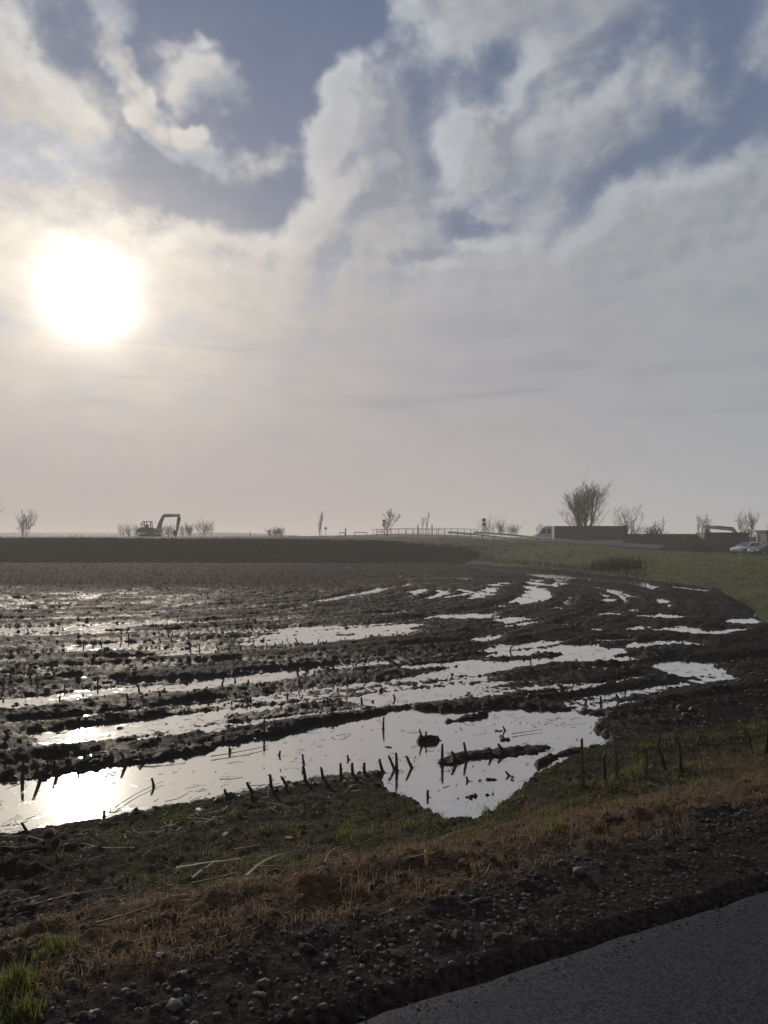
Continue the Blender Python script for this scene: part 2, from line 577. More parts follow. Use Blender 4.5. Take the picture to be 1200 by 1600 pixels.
def heights(x, y):
    """height of the land and its zones at points x, y"""
    s, tt = road_st(x, y)
    D = poly_sdf(x, y, FIELD)
    r = np.hypot(x, y + 1)
    # ---- field: ruts along the rows near the road, round the turn further out
    q = np.hypot(x - TURN_C[0], y - TURN_C[1])
    al = np.arctan2(x - TURN_C[0], TURN_C[1] - y) * 25.0
    wn = sst(10.5, 7.0, s)
    def ruts(fq, fa, seed):
        return wn * pn(s * fq, tt * fa, seed) + (1 - wn) * pn(q * fq, al * fa, seed + 5)
    fine = sst(60, 8, r)
    h = 0.046 + 0.052 * ruts(0.85, 0.05, 11) + 0.046 * ruts(2.1, 0.11, 12) + 0.026 * ruts(4.6, 0.35, 13)
    h += 0.020 * fbm(x * 0.35, y * 0.35, 3, seed=21) + 0.012 * sst(15, 24, y) * sst(2, -4, x)
    lug = np.maximum(0, np.sin(2 * np.pi * (wn * tt + (1 - wn) * al) / 0.19 + 7 * (wn * s + (1 - wn) * q)))
    lugm = sst(0.15, 0.5, ruts(1.3, 0.10, 31))
    h += 0.030 * (lug - 0.5) * lugm * sst(45, 25, r)
    clod = billow(x * 3.1, y * 3.1, 4, 0.62, seed=41)
    clodm = sst(-0.25, 0.45, fbm(x * 0.55, y * 0.55, 3, seed=51))
    h += (0.085 * clod - 0.018) * (0.4 + 0.8 * clodm)
    h += (0.042 * fbm(x * 8, y * 8, 4, 0.68, seed=61) + 0.035 * (billow(x * 6.5, y * 6.5, 3, 0.6, seed=65) - 0.25)) * (0.75 + 0.25 * fine)
    h += 0.030 * ruts(1.5, 0.45, 14) * sst(9, 16, r) + (0.03 + 0.03 * sst(15, 30, r)) * fbm(x * 2.6, y * 2.6, 4, 0.75, seed=66) * sst(8, 14, r)
    lump = np.maximum(0, pn(x * 1.7, y * 1.7, 71) - 0.45)
    h += 0.10 * lump * clodm
    # ---- pools
    wx = fbm(x * 1.3, y * 1.3, 6, 0.72, seed=81); wy = fbm(x * 1.3, y * 1.3, 6, 0.72, seed=91)
    u, v = photo_uv(x, y)
    scl = np.clip(r, 6, 60)
    u2 = u + wx * 260 / scl
    v2 = v + wy * 330 / (scl * scl) * 1.5
    m = np.zeros_like(x)
    infront = (y > 3)
    vis = infront & (u > -400) & (u < 1600)
    idx = np.where(vis & (v > 880) & (v < 1340))[0]
    uu, vv = u2[idx], v2[idx]
    mm = np.zeros(len(idx))
    for pts, hw in STRIPS:
        hw = hw * (0.68 if pts[0][1] < 960 else 0.85)
        lo = min(p[1] for p in pts) - hw * 3 - 4; hi = max(p[1] for p in pts) + hw * 3 + 4
        k = np.where((vv > lo) & (vv < hi))[0]
        if not len(k): continue
        best = np.full(len(k), 1e9)
        for a, b in zip(pts[:-1], pts[1:]):
            d, _ = seg_dist(uu[k] / 5.0, vv[k], (a[0] / 5.0, a[1]), (b[0] / 5.0, b[1]))
            best = np.minimum(best, d)
        mm[k] = np.maximum(mm[k], 1 - sst(hw * 0.5, hw * 1.9, best))
    k = np.where(vv > 1080)[0]
    pd = poly_sdf(uu[k] / 2.0, vv[k], [(a / 2.0, b) for a, b in POOL]) + 4.0 * fbm(x[idx][k] * 5.5, y[idx][k] * 5.5, 4, 0.65, seed=95)
    poolm = np.zeros(len(idx)); poolm[k] = 1 - sst(-4.0, 3.0, pd)
    isl = np.zeros(len(idx))
    for pts, hw in ISLETS:
        best = np.full(len(k), 1e9)
        for a, b in zip(pts[:-1], pts[1:]):
            d, _ = seg_dist(uu[k] / 2.5, vv[k], (a[0] / 2.5, a[1]), (b[0] / 2.5, b[1]))
            best = np.minimum(best, d)
        isl[k] = np.maximum(isl[k], 1 - sst(hw * 0.4, hw * 1.5, best))
    m[idx] = poolm * (1 - 0.72 * isl)
    strip = np.zeros_like(x); strip[idx] = mm
    pm = np.zeros_like(x); pm[idx] = poolm
    wet = m
    # ---- near bank
    ramp = np.interp(s, [-9, -0.02, 0.03, 0.10, 0.5, 1.0, 1.35, 1.9, 2.6, 3.3, 4.1, 4.7, 5.2],
                     [0.68, 0.70, 0.725, 0.805, 0.835, 0.80, 0.67, 0.40, 0.17, 0.085, 0.055, 0.035, 0.0])
    lumpy = fbm(x * 1.3, y * 1.3, 4, 0.55, seed=101)
    vb = sst(0.02, 0.5, s) * sst(5.2, 4.3, s)
    muddy = sst(2.2, 3.2, s) * sst(0.2, -1.0, tt)
    rough_v = 0.13 * (billow(s * 3.0, tt * 1.3, 5, 0.62, seed=107) - 0.2) * muddy + 0.030 * fbm(x * 9, y * 9, 4, 0.7, seed=109) * sst(0.3, 0.8, s) + 0.085 * (billow(x * 2.6, y * 2.6, 3, 0.6, seed=103) - 0.3) * sst(0.45, 0.8, s) * sst(2.6, 1.6, s) + 0.06 * lumpy * sst(0.6, 1.3, s) + 0.05 * (billow(x * 4.3, y * 4.3, 4, 0.6, seed=111) - 0.22) + 0.014 * fbm(x * 14, y * 14, 3, 0.65, seed=121)
    rough_v += 0.05 * sst(0.1, 0.5, pn(tt * 0.9, s * 1.6, 131)) * sst(0.7, 1.05, s) * sst(1.9, 1.3, s)
    # the right-hand headland is drier and higher
    dry = sst(2.6, 4.2, x) * sst(12.5, 9.5, s) * sst(4.0, 5.0, s)
    h = h + dry * (0.06 + 0.04 * lumpy) * (1 - wet) * (1 - strip)
    bank = sst(5.1, 4.2, s)
    h = h - 0.072 * strip
    fieldh = h * (1 - wet) + (-0.032 + 0.022 * (clod - 0.35) + 0.35 * np.minimum(h - 0.05, 0.1)) * wet
    hh = fieldh * (1 - bank) + bank * (ramp + rough_v * vb)
    hh = np.where(pm > 0, np.where(s < 5.3, hh * (1 - pm * (1 - 0.0)) + pm * np.minimum(hh, fieldh), hh), hh)
    # flat stubble at the far left
    flat = sst(30, 42, y) * sst(4, -6, x - (y - 40) * 0.12)
    hh = np.where(s > 5.2, hh * (1 - 0.75 * flat) + (0.06 - 0.06 * strip) * flat, hh)
    # ---- land outside
    lz = land_z(x, y)
    best = np.full(x.shape, 1e9); rz = np.zeros_like(x)
    for a, b in zip(FAR_ROAD[:-1], FAR_ROAD[1:]):
        d, kk = seg_dist(x, y, a[:2], b[:2])
        z = a[2] + (b[2] - a[2]) * kk
        rz = np.where(d < best, z, rz); best = np.minimum(best, d)
    wr = 1 - sst(3.2, 9.0, best)
    lz = lz * (1 - wr) + (rz - 0.03) * wr
    tuss = (0.10 + 0.14 * sst(4, 12, x)) * billow(x * 0.8, y * 0.8, 3, 0.6, seed=141) + 0.05 * fbm(x * 2.5, y * 2.5, 3, seed=151) - 0.03
    out = sst(0.0, 1.0, D)
    width = 4.6 + 6.4 * sst(4, 12, x) - 5.0 * sst(8, 14, x) * sst(60, 45, y)
    oz = lz * sst(-0.05, 1.0, D / width) + tuss * sst(0, 2.0, D) * (1 - wr) + 0.05 * sst(-0.5, 0.6, D) * (x > 5)
    z = np.where(D > -0.6, hh * (1 - out) + oz * out, hh)
    z = np.where((D > -0.6) & (D <= 0.0), np.maximum(z, hh + 0.02 * sst(-0.6, 0, D)), z)
    wet = np.maximum(wet, strip)
    return z, dict(s=s, t=tt, D=D, wet=wet, flat=flat, pool=pm, r=r, road=best)


# ---- fan-shaped grid, fine near the camera
AP = 1.0
ang = np.concatenate([np.linspace(-78, -34, 60)[:-1], np.linspace(-34, 34, 600), np.linspace(34, 78, 60)[1:]])
ang = np.radians(ang)
rad = np.concatenate([np.geomspace(1.5, 92, 840)[:-1], np.geomspace(92, 1500, 110)])
NA, NR = len(ang), len(rad)
RR, AA = np.meshgrid(rad, ang, indexing='ij')
gx = (RR * np.sin(AA)).ravel(); gy = (RR * np.cos(AA) - AP).ravel()
gz, zone = heights(gx, gy)
ii = np.arange(NR - 1)[:, None] * NA + np.arange(NA - 1)[None, :]
quads = np.stack([ii, ii + 1, ii + NA + 1, ii + NA], axis=-1).reshape(-1, 4)
# counter-clockwise seen from above
quads = quads[:, ::-1]
cD = zone['D'][quads].mean(1); cs = zone['s'][quads].mean(1); cp = zone['pool'][quads].mean(1)
region = np.where(cD > 0, 2, np.where((cs < 4.55) & (cp < 0.35), 1, 0))


def height_at(x, y):
    z, _ = heights(np.atleast_1d(np.asarray(x, float)), np.atleast_1d(np.asarray(y, float)))
    return z


def submesh(name, sel, attrs):
    f = quads[sel]
    used = np.unique(f)
    remap = np.full(len(gx), -1, dtype=np.int64); remap[used] = np.arange(len(used))
    me = np_mesh(name, np.stack([gx[used], gy[used], gz[used]], 1), remap[f])
    for k in attrs:
        add_attr(me, k, attrs[k][used])
    return me


# ---- zones that are real differences of the ground cover
lump_n = fbm(gx * 0.9, gy * 0.9, 4, 0.6, seed=201)
green = sst(-0.05, 0.35, lump_n + 0.5 * fbm(gx * 3, gy * 3, 3, seed=205))
S, T, R = zone['s'], zone['t'], zone['r']


def green_zone(s, t, n):
    a = sst(1.7, 2.3, s) * sst(4.7, 4.1, s) * sst(-0.9, 0.4, t)           # the lower bank
    b = sst(0.55, 0.8, s) * sst(1.6, 1.2, s) * sst(-0.6, -1.3, t)           # tufts at the lower left
    return np.clip(np.maximum(a, b) * sst(-0.45, 0.15, n), 0, 1)


A_green = green_zone(S, T, lump_n)
A_gravel = sst(0.75, 0.45, S + 0.25 * lump_n - 0.15 * sst(0, 3, T)) * sst(-1.6, -0.6, T + lump_n * 0.6)
def straw_zone(s, t, n):
    return sst(0.36, 0.62, s + 0.25 * n - 0.15 * sst(0, 3, t)) * sst(0.5, -0.6, s + 0.45 * n - (2.0 + 1.3 * sst(-1.2, 1.2, t)))


A_straw = straw_zone(S, T, lump_n) * (1 - 0.6 * A_green)

# ---- materials of the ground
def mud_material():
    m, t, out = material("wet_mud")
    geo = t.n('ShaderNodeNewGeometry')
    pos = geo.outputs['Position']
    z = t.sep(pos)[2]
    n1 = t.noise(pos, 0.9, 5, 0.6)
    n2 = t.noise(pos, 14.0, 6, 0.65)
    n3 = t.noise(pos, 60.0, 4, 0.65)
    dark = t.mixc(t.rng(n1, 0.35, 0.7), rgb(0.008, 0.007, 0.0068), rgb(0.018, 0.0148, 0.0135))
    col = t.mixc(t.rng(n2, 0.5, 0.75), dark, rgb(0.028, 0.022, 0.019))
    stub = attr(t, "flat")
    fl = t.mixc(t.rng(n2, 0.3, 0.75), rgb(0.014, 0.008, 0.008), rgb(0.048, 0.027, 0.027))
    col = t.mixc(t.m('MULTIPLY', stub, 0.9), col, fl)
    wet = t.rng(z, 0.015, 0.085, 0.0, 1.0)
    rough = t.m('MULTIPLY_ADD', wet, 0.26, 0.52)
    rough = t.m('ADD', rough, t.m('MULTIPLY', t.m('SUBTRACT', n3, 0.5), 0.25))
    rough = t.m('ADD', rough, t.m('MULTIPLY', stub, 0.3))
    hgt = t.m('MULTIPLY_ADD', n3, 0.35, n2)
    nrm = bump(t, hgt, 0.75, 0.03)
    b = bsdf(t, col, rough, nrm, spec=0.025)
    m.node_tree.links.new(b.outputs[0], out.inputs[0])
    return m


def verge_material():
    m, t, out = material("verge_soil")
    pos = t.n('ShaderNodeNewGeometry').outputs['Position']
    n1 = t.noise(pos, 5.0, 6, 0.65)
    n2 = t.noise(pos, 38.0, 5, 0.65)
    n3 = t.noise(t.v('MULTIPLY', pos, (1.0, 3.0, 1.0)), 30.0, 4, 0.6)
    soil = t.mixc(t.rng(n2, 0.3, 0.75), rgb(0.008, 0.0065, 0.006), rgb(0.024, 0.019, 0.016))
    straw = t.mixc(t.rng(n3, 0.3, 0.72), rgb(0.026, 0.017, 0.011), rgb(0.105, 0.066, 0.040))
    grass = t.mixc(t.rng(n2, 0.3, 0.7), rgb(0.010, 0.011, 0.006), rgb(0.032, 0.034, 0.014))
    grav = t.mixc(t.rng(n2, 0.35, 0.7), rgb(0.012, 0.0095, 0.009), rgb(0.046, 0.036, 0.033))
    col = t.mixc(attr(t, "straw"), soil, straw)
    col = t.mixc(attr(t, "green"), col, grass)
    col = t.mixc(attr(t, "gravel"), col, grav)
    hgt = t.m('ADD', t.m('MULTIPLY', n1, 1.2), t.m('MULTIPLY', n2, 0.5))
    nrm = bump(t, hgt, 0.9, 0.035)
    b = bsdf(t, col, 0.95, nrm, spec=0.03)
    m.node_tree.links.new(b.outputs[0], out.inputs[0])
    return m


def turf_material():
    m, t, out = material("rough_turf")
    pos = t.n('ShaderNodeNewGeometry').outputs['Position']
    n1 = t.noise(pos, 0.22, 5, 0.6)
    n2 = t.noise(t.v('MULTIPLY', pos, (1, 1, 2)), 3.5, 6, 0.7)
    n3 = t.noise(pos, 22.0, 4, 0.7)
    a = t.mixc(t.rng(n2, 0.3, 0.7), rgb(0.026, 0.037, 0.009), rgb(0.080, 0.100, 0.026))
    b_ = t.mixc(t.rng(n2, 0.3, 0.7), rgb(0.026, 0.024, 0.018), rgb(0.075, 0.068, 0.052))
    dull = attr(t, "dull")
    col = t.mixc(t.m('MAXIMUM', t.rng(n1, 0.50, 0.68), t.m('MULTIPLY', dull, 0.8)), a, b_)
    col = t.mixc(t.rng(n3, 0.55, 0.8), col, rgb(0.02, 0.022, 0.010))
    nrm = bump(t, t.m('MULTIPLY_ADD', n3, 0.5, n2), 0.9, 0.12)
    b = bsdf(t, col, 0.85, nrm, spec=0.15)
    m.node_tree.links.new(b.outputs[0], out.inputs[0])
    return m


def water_material():
    m, t, out = material("flood_water")
    pos = t.n('ShaderNodeNewGeometry').outputs['Position']
    n1 = t.noise(pos, 1.3, 4, 0.6)
    n2 = t.noise(t.v('MULTIPLY', pos, (1.0, 1.6, 1.0)), 26.0, 4, 0.6)
    n3 = t.noise(pos, 5.0, 5, 0.65)
    scum = t.rng(n3, 0.50, 0.72)
    nrm = bump(t, t.m('ADD', t.m('MULTIPLY', n2, t.m('MULTIPLY_ADD', scum, 0.9, 0.25)), n1), 0.06, 0.02)
    rough = t.m('MULTIPLY_ADD', scum, 0.12, 0.02)
    b = bsdf(t, t.mixc(n1, rgb(0.045, 0.040, 0.036), rgb(0.075, 0.068, 0.060)), rough, nrm, spec=0.5, ior=1.33)
    lw = t.n('ShaderNodeLayerWeight'); lw.inputs[0].default_value = 0.5
    gl = t.n('ShaderNodeBsdfGlossy'); gl.inputs[0].default_value = rgb(0.93, 0.92, 0.90)
    t.put(gl, 'Roughness', rough); t.put(gl, 'Normal', nrm)
    mx = t.n('ShaderNodeMixShader')
    t.put(mx, 0, t.m('POWER', lw.outputs['Facing'], 1.25)); t.put(mx, 1, b.outputs[0]); t.put(mx, 2, gl.outputs[0])
    m.node_tree.links.new(mx.outputs[0], out.inputs[0])
    return m


def asphalt_material(name, base, scale=160.0):
    m, t, out = material(name)
    pos = t.n('ShaderNodeNewGeometry').outputs['Position']
    vor = t.n('ShaderNodeTexVoronoi')
    t.put(vor, 'Vector', pos); t.put(vor, 'Scale', scale)
    n1 = t.noise(pos, 1.1, 5, 0.6)
    n2 = t.noise(pos, scale * 1.3, 3, 0.6)
    lo = tuple(c * 0.25 for c in base) + (1,)
    hi = tuple(c * 2.1 for c in base) + (1,)
    col = t.mixc(t.rng(t.sep(vor.outputs['Color'])[0], 0.1, 0.95), lo, hi)
    col = t.mixc(t.m('MULTIPLY', t.rng(n1, 0.35, 0.75), 0.35), col, rgb(*[c * 0.6 for c in base]))
    hgt = t.m('ADD', n2, t.m('MULTIPLY', t.sep(vor.outputs['Color'])[1], 0.7))
    nrm = bump(t, hgt, 0.5, 0.004)
    b = bsdf(t, col, 0.8, nrm, spec=0.15)
    m.node_tree.links.new(b.outputs[0], out.inputs[0])
    return m


M_MUD = mud_material(); M_VERGE = verge_material(); M_TURF = turf_material(); M_WATER = water_material()
M_ASPH = asphalt_material("asphalt", (0.0155, 0.0175, 0.0265), 125.0)
M_FARROAD = asphalt_material("pale_asphalt", (0.16, 0.16, 0.165), 20.0)

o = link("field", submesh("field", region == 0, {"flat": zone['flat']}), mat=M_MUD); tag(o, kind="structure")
o = link("verge", submesh("verge", region == 1, {"straw": A_straw, "green": A_green, "gravel": A_gravel}), mat=M_VERGE); tag(o, kind="structure")
o = link("embankment", submesh("embankment", region == 2, {"dull": sst(16, 5, gx) * sst(55, 70, gy)}), mat=M_TURF); tag(o, kind="structure")

# flood water: one level sheet that the ridges of mud break through
wp = [p for p in FIELD]
bm = bmesh.new()
f = bm.faces.new([bm.verts.new((x, y, 0.0)) for x, y in [(-259, -20)] + FIELD[1:-2] + [(39, 0), (-20, -20)]])
bmesh.ops.triangulate(bm, faces=bm.faces[:])
bmesh.ops.recalc_face_normals(bm, faces=bm.faces[:])
if sum(f.normal.z for f in bm.faces) < 0:
    bmesh.ops.reverse_faces(bm, faces=bm.faces[:])
me = bpy.data.meshes.new("water"); bm.to_mesh(me); bm.free()
o = link("water", me, mat=M_WATER); tag(o, kind="structure")

# near road: a slab with a slightly ragged edge
ts = np.arange(-30, 60, 0.06)
edge = 0.025 * fbm(ts * 1.5, ts * 0 + 3, 3, 0.6, seed=301) + 0.018 * fbm(ts * 7, ts * 0 + 9, 3, 0.6, seed=305)
rows = []
for (s0, z0, fr) in ((0.0, ROAD_Z - 0.12, 1), (0.0, ROAD_Z - 0.018, 1), (-0.02, ROAD_Z - 0.004, 1), (-0.07, ROAD_Z, 0.6), (-2.0, ROAD_Z + 0.03, 0), (-4.2, ROAD_Z, 0), (-4.3, ROAD_Z - 0.12, 0)):
    X, Y = from_st(s0 + edge * fr, ts)
    rows.append(np.stack([X, Y, np.full_like(X, z0)], 1))
V = np.concatenate(rows); n = len(ts)
F = np.concatenate([np.stack([np.arange(n - 1) + k * n, np.arange(n - 1) + 1 + k * n, np.arange(n - 1) + 1 + (k + 1) * n, np.arange(n - 1) + (k + 1) * n], 1) for k in range(6)])
me = np_mesh("road", V, F[:, ::-1], smooth=False)
o = link("road", me, mat=M_ASPH); tag(o, kind="structure")


# far road: ribbon up the ramp
def ribbon(path, half, dz):
    P = [Vector(p) for p in path]
    out = []
    for i in range(len(P) - 1):                       # Catmull-Rom
        p0, p1, p2, p3 = P[max(i - 1, 0)], P[i], P[i + 1], P[min(i + 2, len(P) - 1)]
        for k in range(10):
            u = k / 10
            out.append(0.5 * ((2 * p1) + (p2 - p0) * u + (2 * p0 - 5 * p1 + 4 * p2 - p3) * u * u + (3 * p1 - p0 - 3 * p2 + p3) * u ** 3))
    out.append(P[-1])
    L = []
    for i, p in enumerate(out):
        d = (out[min(i + 1, len(out) - 1)] - out[max(i - 1, 0)]); d.z = 0; d.normalize()
        nrm = Vector((-d.y, d.x, 0))
        L.append((p, d, nrm))
    return L


FAR = ribbon(FAR_ROAD, 2.4, 0)
V = []
for p, d, nn in FAR:
    for a, dz in ((-2.5, -0.1), (-2.4, 0.03), (0, 0.06), (2.4, 0.03), (2.5, -0.1)):
        q = p + nn * a; V.append((q.x, q.y, q.z + dz))
F = [(i * 5 + k, i * 5 + k + 1, i * 5 + k + 6, i * 5 + k + 5) for i in range(len(FAR) - 1) for k in range(4)]
me = np_mesh("far_road", V, np.array(F), smooth=False)
bmx = bmesh.new(); bmx.from_mesh(me); bmesh.ops.recalc_face_normals(bmx, faces=bmx.faces[:])
if sum(f.normal.z for f in bmx.faces) < 0:
    bmesh.ops.reverse_faces(bmx, faces=bmx.faces[:])
bmx.to_mesh(me); bmx.free()
o = link("far_road", me, mat=M_FARROAD); tag(o, kind="structure")

# ------------------------------------------------------------------ plants, stubble, stones and straw near the camera
def leaf_material(name, c1, c2, trans=0.35, rough=0.7, scale=9.0):
    m, t, out = material(name)
    pos = t.n('ShaderNodeNewGeometry').outputs['Position']
    n = t.noise(pos, scale, 3, 0.6)
    tint = attr(t, "tint")
    col = t.mixc(t.rng(t.m('ADD', t.m('MULTIPLY', n, 0.6), t.m('MULTIPLY', tint, 0.6)), 0.25, 0.95), rgb(*c1), rgb(*c2))
    b = bsdf(t, col, rough, spec=0.2)
    tr = t.n('ShaderNodeBsdfTranslucent'); t.put(tr, 0, col)
    mx = t.n('ShaderNodeMixShader'); mx.inputs[0].default_value = trans
    t.put(mx, 1, b.outputs[0]); t.put(mx, 2, tr.outputs[0])
    m.node_tree.links.new(mx.outputs[0], out.inputs[0])
    return m


M_GRASS = leaf_material("green_blades", (0.044, 0.056, 0.014), (0.20, 0.215, 0.052), 0.45)
M_DEAD = leaf_material("dead_blades", (0.055, 0.036, 0.024), (0.29, 0.190, 0.110), 0.38)
M_BANKDEAD = leaf_material("withered_turf", (0.018, 0.015, 0.011), (0.070, 0.058, 0.040), 0.1)
M_STRAW = leaf_material("maize_straw", (0.040, 0.027, 0.016), (0.135, 0.094, 0.054), 0.2)
M_DARKSTRAW = leaf_material("soaked_straw", (0.022, 0.016, 0.012), (0.085, 0.06, 0.04), 0.1)
M_PINKSTRAW = leaf_material("weathered_stubble", (0.026, 0.014, 0.013), (0.095, 0.056, 0.052), 0.06)
M_STUB = plain("maize_stub_bark", rgb(0.030, 0.022, 0.015), 0.7, var=0.5, scale=30, spec=0.2)
M_STUBLIGHT = plain("maize_stub_pale", rgb(0.085, 0.058, 0.030), 0.7, var=0.5, scale=30, spec=0.2)
M_STUBYELLOW = plain("maize_stub_yellow", rgb(0.33, 0.22, 0.075), 0.7, var=0.3, scale=30, spec=0.2)
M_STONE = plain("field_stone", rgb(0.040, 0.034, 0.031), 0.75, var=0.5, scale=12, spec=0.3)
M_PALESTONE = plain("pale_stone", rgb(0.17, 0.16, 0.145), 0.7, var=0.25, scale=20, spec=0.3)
M_SOILC = plain("soil_crumb", rgb(0.026, 0.019, 0.015), 0.85, var=0.5, scale=14, spec=0.1)
M_CLOD = plain("mud_clod", rgb(0.022, 0.0185, 0.0165), 0.6, var=0.4, scale=18, spec=0.25)


def blades(P, hgt, wid, lean, curl=0.5, r=None, tintv=None):
    """P (n,3); one three-triangle blade each"""
    r = r or rng
    n = len(P)
    az = r.uniform(0, 2 * np.pi, n)
    fx, fy = np.cos(az), np.sin(az)
    sx, sy = -fy, fx
    ln = lean * r.uniform(0.3, 1.3, n)
    w = wid[:, None] * np.stack([sx, sy, np.zeros(n)], 1)
    f = np.stack([fx, fy, np.zeros(n)], 1)
    up = np.array([0, 0, 1.0])
    mid = P + 0.55 * hgt[:, None] * (up * np.cos(ln * 0.6)[:, None] + f * np.sin(ln * 0.6)[:, None])
    l2 = np.minimum(ln * (1 + curl), 1.9)
    tip = mid + 0.5 * hgt[:, None] * (up * np.cos(l2)[:, None] + f * np.sin(l2)[:, None])
    V = np.stack([P - w * 0.5, P + w * 0.5, mid + w * 0.4, mid - w * 0.4, tip], 1).reshape(-1, 3)
    b = np.arange(n)[:, None] * 5
    F = np.concatenate([b + np.array([[0, 1, 2]]), b + np.array([[0, 2, 3]]), b + np.array([[3, 2, 4]])])
    tv = r.uniform(0, 1, n) if tintv is None else tintv
    return V, F, np.repeat(tv, 5)


def blade_mesh(name, parts):
    Vs, Fs, Ts, o = [], [], [], 0
    for V, F, T in parts:
        Vs.append(V); Fs.append(F + o); Ts.append(T); o += len(V)
    me = np_mesh(name, np.concatenate(Vs), np.concatenate(Fs), smooth=False)
    add_attr(me, "tint", np.concatenate(Ts))
    return me


def scatter_st(n, s0, s1, t0, t1, r=None):
    r = r or rng
    s = r.uniform(s0, s1, n); t = r.uniform(t0, t1, n)
    x, y = from_st(s, t)
    return x, y, s, t


def on_ground(x, y, dz=0.0):
    z = height_at(x, y)
    return np.stack([x, y, z + dz], 1)


def nearest_keep(x, y, n_keep, power=1.0):
    """thin out with distance so that density per picture area stays even"""
    d = np.hypot(x, y)
    p = np.clip((5.0 / np.maximum(d, 2.0)) ** power, 0, 1)
    return rng.uniform(0, 1, len(x)) < p


# ---- dead brown grass on the upper bank
x, y, s, t = scatter_st(330000, 0.55, 3.6, -4.2, 10.0)
ln = fbm(x * 0.9, y * 0.9, 4, 0.6, seed=201)
straw = straw_zone(s, t, ln)
tuft = sst(-0.1, 0.5, fbm(x * 3.2, y * 3.2, 3, 0.6, seed=221))
keep = (rng.uniform(0, 1, len(x)) < np.maximum(straw, 0.05) * (0.15 + 0.85 * tuft)) & nearest_keep(x, y, 0, 0.9)
x, y, tuft = x[keep], y[keep], tuft[keep]
P = on_ground(x, y, -0.01)
h = rng.uniform(0.02, 0.09, len(x)) * (0.5 + 0.8 * tuft)
me = blade_mesh("dead_grass", [blades(P, h, rng.uniform(0.0025, 0.0055, len(x)), 0.95, 0.9)])
tag(link("dead_grass", me, mat=M_DEAD), "short dead brown grass covering the roadside bank", "grass", kind="stuff")

# ---- green grass on the lower bank and in the corner
x, y, s, t = scatter_st(300000, 0.5, 4.7, -4.5, 9.5)
ln = fbm(x * 0.9, y * 0.9, 4, 0.6, seed=201)
gz_ = green_zone(s, t, ln)
tuft = sst(0.0, 0.45, fbm(x * 3.2, y * 3.2, 3, 0.6, seed=231))
keep = (rng.uniform(0, 1, len(x)) < gz_ * (0.12 + 0.88 * tuft)) & nearest_keep(x, y, 0, 0.9)
x, y, tuft = x[keep], y[keep], tuft[keep]
P = on_ground(x, y, -0.008)
ok = P[:, 2] > 0.004
P, tuft = P[ok], tuft[ok]
h = rng.uniform(0.02, 0.075, len(P)) * (0.6 + 0.8 * tuft)
me = blade_mesh("short_grass", [blades(P, h, rng.uniform(0.0028, 0.0055, len(P)), 0.8, 0.8)])
tag(link("short_grass", me, mat=M_GRASS), "short green grass on the lower bank beside the pool", "grass", kind="stuff")

# ---- rough grass on the embankments
n = 150000
d = np.exp(rng.uniform(math.log(14), math.log(95), n)); a = rng.uniform(-30, 33, n)
x = d * np.tan(np.radians(a)); y = d
D = poly_sdf(x, y, FIELD)
_rd = np.full(n, 1e9)
for p, q in zip(FAR_ROAD[:-1], FAR_ROAD[1:]):
    _rd = np.minimum(_rd, seg_dist(x, y, p[:2], q[:2])[0])
k = (D > 0.1) & (D < 40) & (_rd > 2.9) & (rng.uniform(0, 1, n) < 1 - 0.6 * sst(16, 5, x) * sst(55, 70, y))
x, y, d, D = x[k], y[k], d[k], D[k]
P = on_ground(x, y, -0.02)
clump = sst(-0.2, 0.5, fbm(x * 0.5, y * 0.5, 3, 0.6, seed=241))
h = rng.uniform(0.05, 0.16, len(x)) * (0.3 + 1.3 * clump) * (1 + d / 90)
br = fbm(x * 0.16, y * 0.16, 3, 0.6, seed=251) + 0.35 * rng.normal(size=len(x))
br += 0.6 * sst(2.0, 0.3, D) + 0.6 * sst(16, 5, x) * sst(55, 70, y)
g = br < 0.28
me = blade_mesh("bank_grass", [blades(P[g], h[g], 0.004 + 0.00035 * d[g], 0.7, 0.8)])
tag(link("bank_grass", me, mat=M_GRASS), "rough green grass over the embankments round the flooded field", "grass", kind="stuff")
me = blade_mesh("bank_dead_grass", [blades(P[~g], h[~g], 0.004 + 0.00035 * d[~g], 0.7, 0.8)])
tag(link("bank_dead_grass", me, mat=M_BANKDEAD), "withered brown grass mixed into the embankment turf", "grass", kind="stuff")

# ---- single tufts that stand out
TUFTS = [(22, 1545, 0.11, 300, M_GRASS, "tall green grass tuft in the lower left corner beside the gravel"),
         (85, 1492, 0.085, 240, M_GRASS, "dark green grass tuft just right of the corner tuft"),
         (868, 1296, 0.12, 90, M_GRASS, "bright green grass tuft on the bank right of the pool's near corner"),
         (940, 1300, 0.10, 80, M_DEAD, "yellow-brown grass tuft on the bank above the dark gravel"),
         (988, 1212, 0.13, 200, M_GRASS, "vivid green grass tuft among the upright maize stubs on the right"),
         (30, 1590, 0.08, 200, M_GRASS, "green grass tuft cut off by the bottom left edge"),
         (1180, 1180, 0.22, 60, M_DEAD, "tangle of orange-brown dry leaves at the right edge"),
         (245, 1478, 0.09, 120, M_DEAD, "low brown grass tuft on the bank in the lower left"),
         (560, 1395, 0.09, 140, M_DEAD, "brown grass tuft at the lip of the bank, lower middle"),
         (690, 1340, 0.08, 120, M_STRAW, "clump of yellow straw beside the upright yellow stub")]


def bank_point(px, py):
    """first point of the modelled ground along a photo ray"""
    d = pixdir(px, py)
    k = np.geomspace(2.0, 60, 900)
    X, Y, Z = d.x * k, d.y * k, EYE + d.z * k
    hgt = np.maximum(height_at(X, Y), 0.0)
    i = int(np.argmax(Z <= hgt))
    return Vector((X[i], Y[i], hgt[i]))


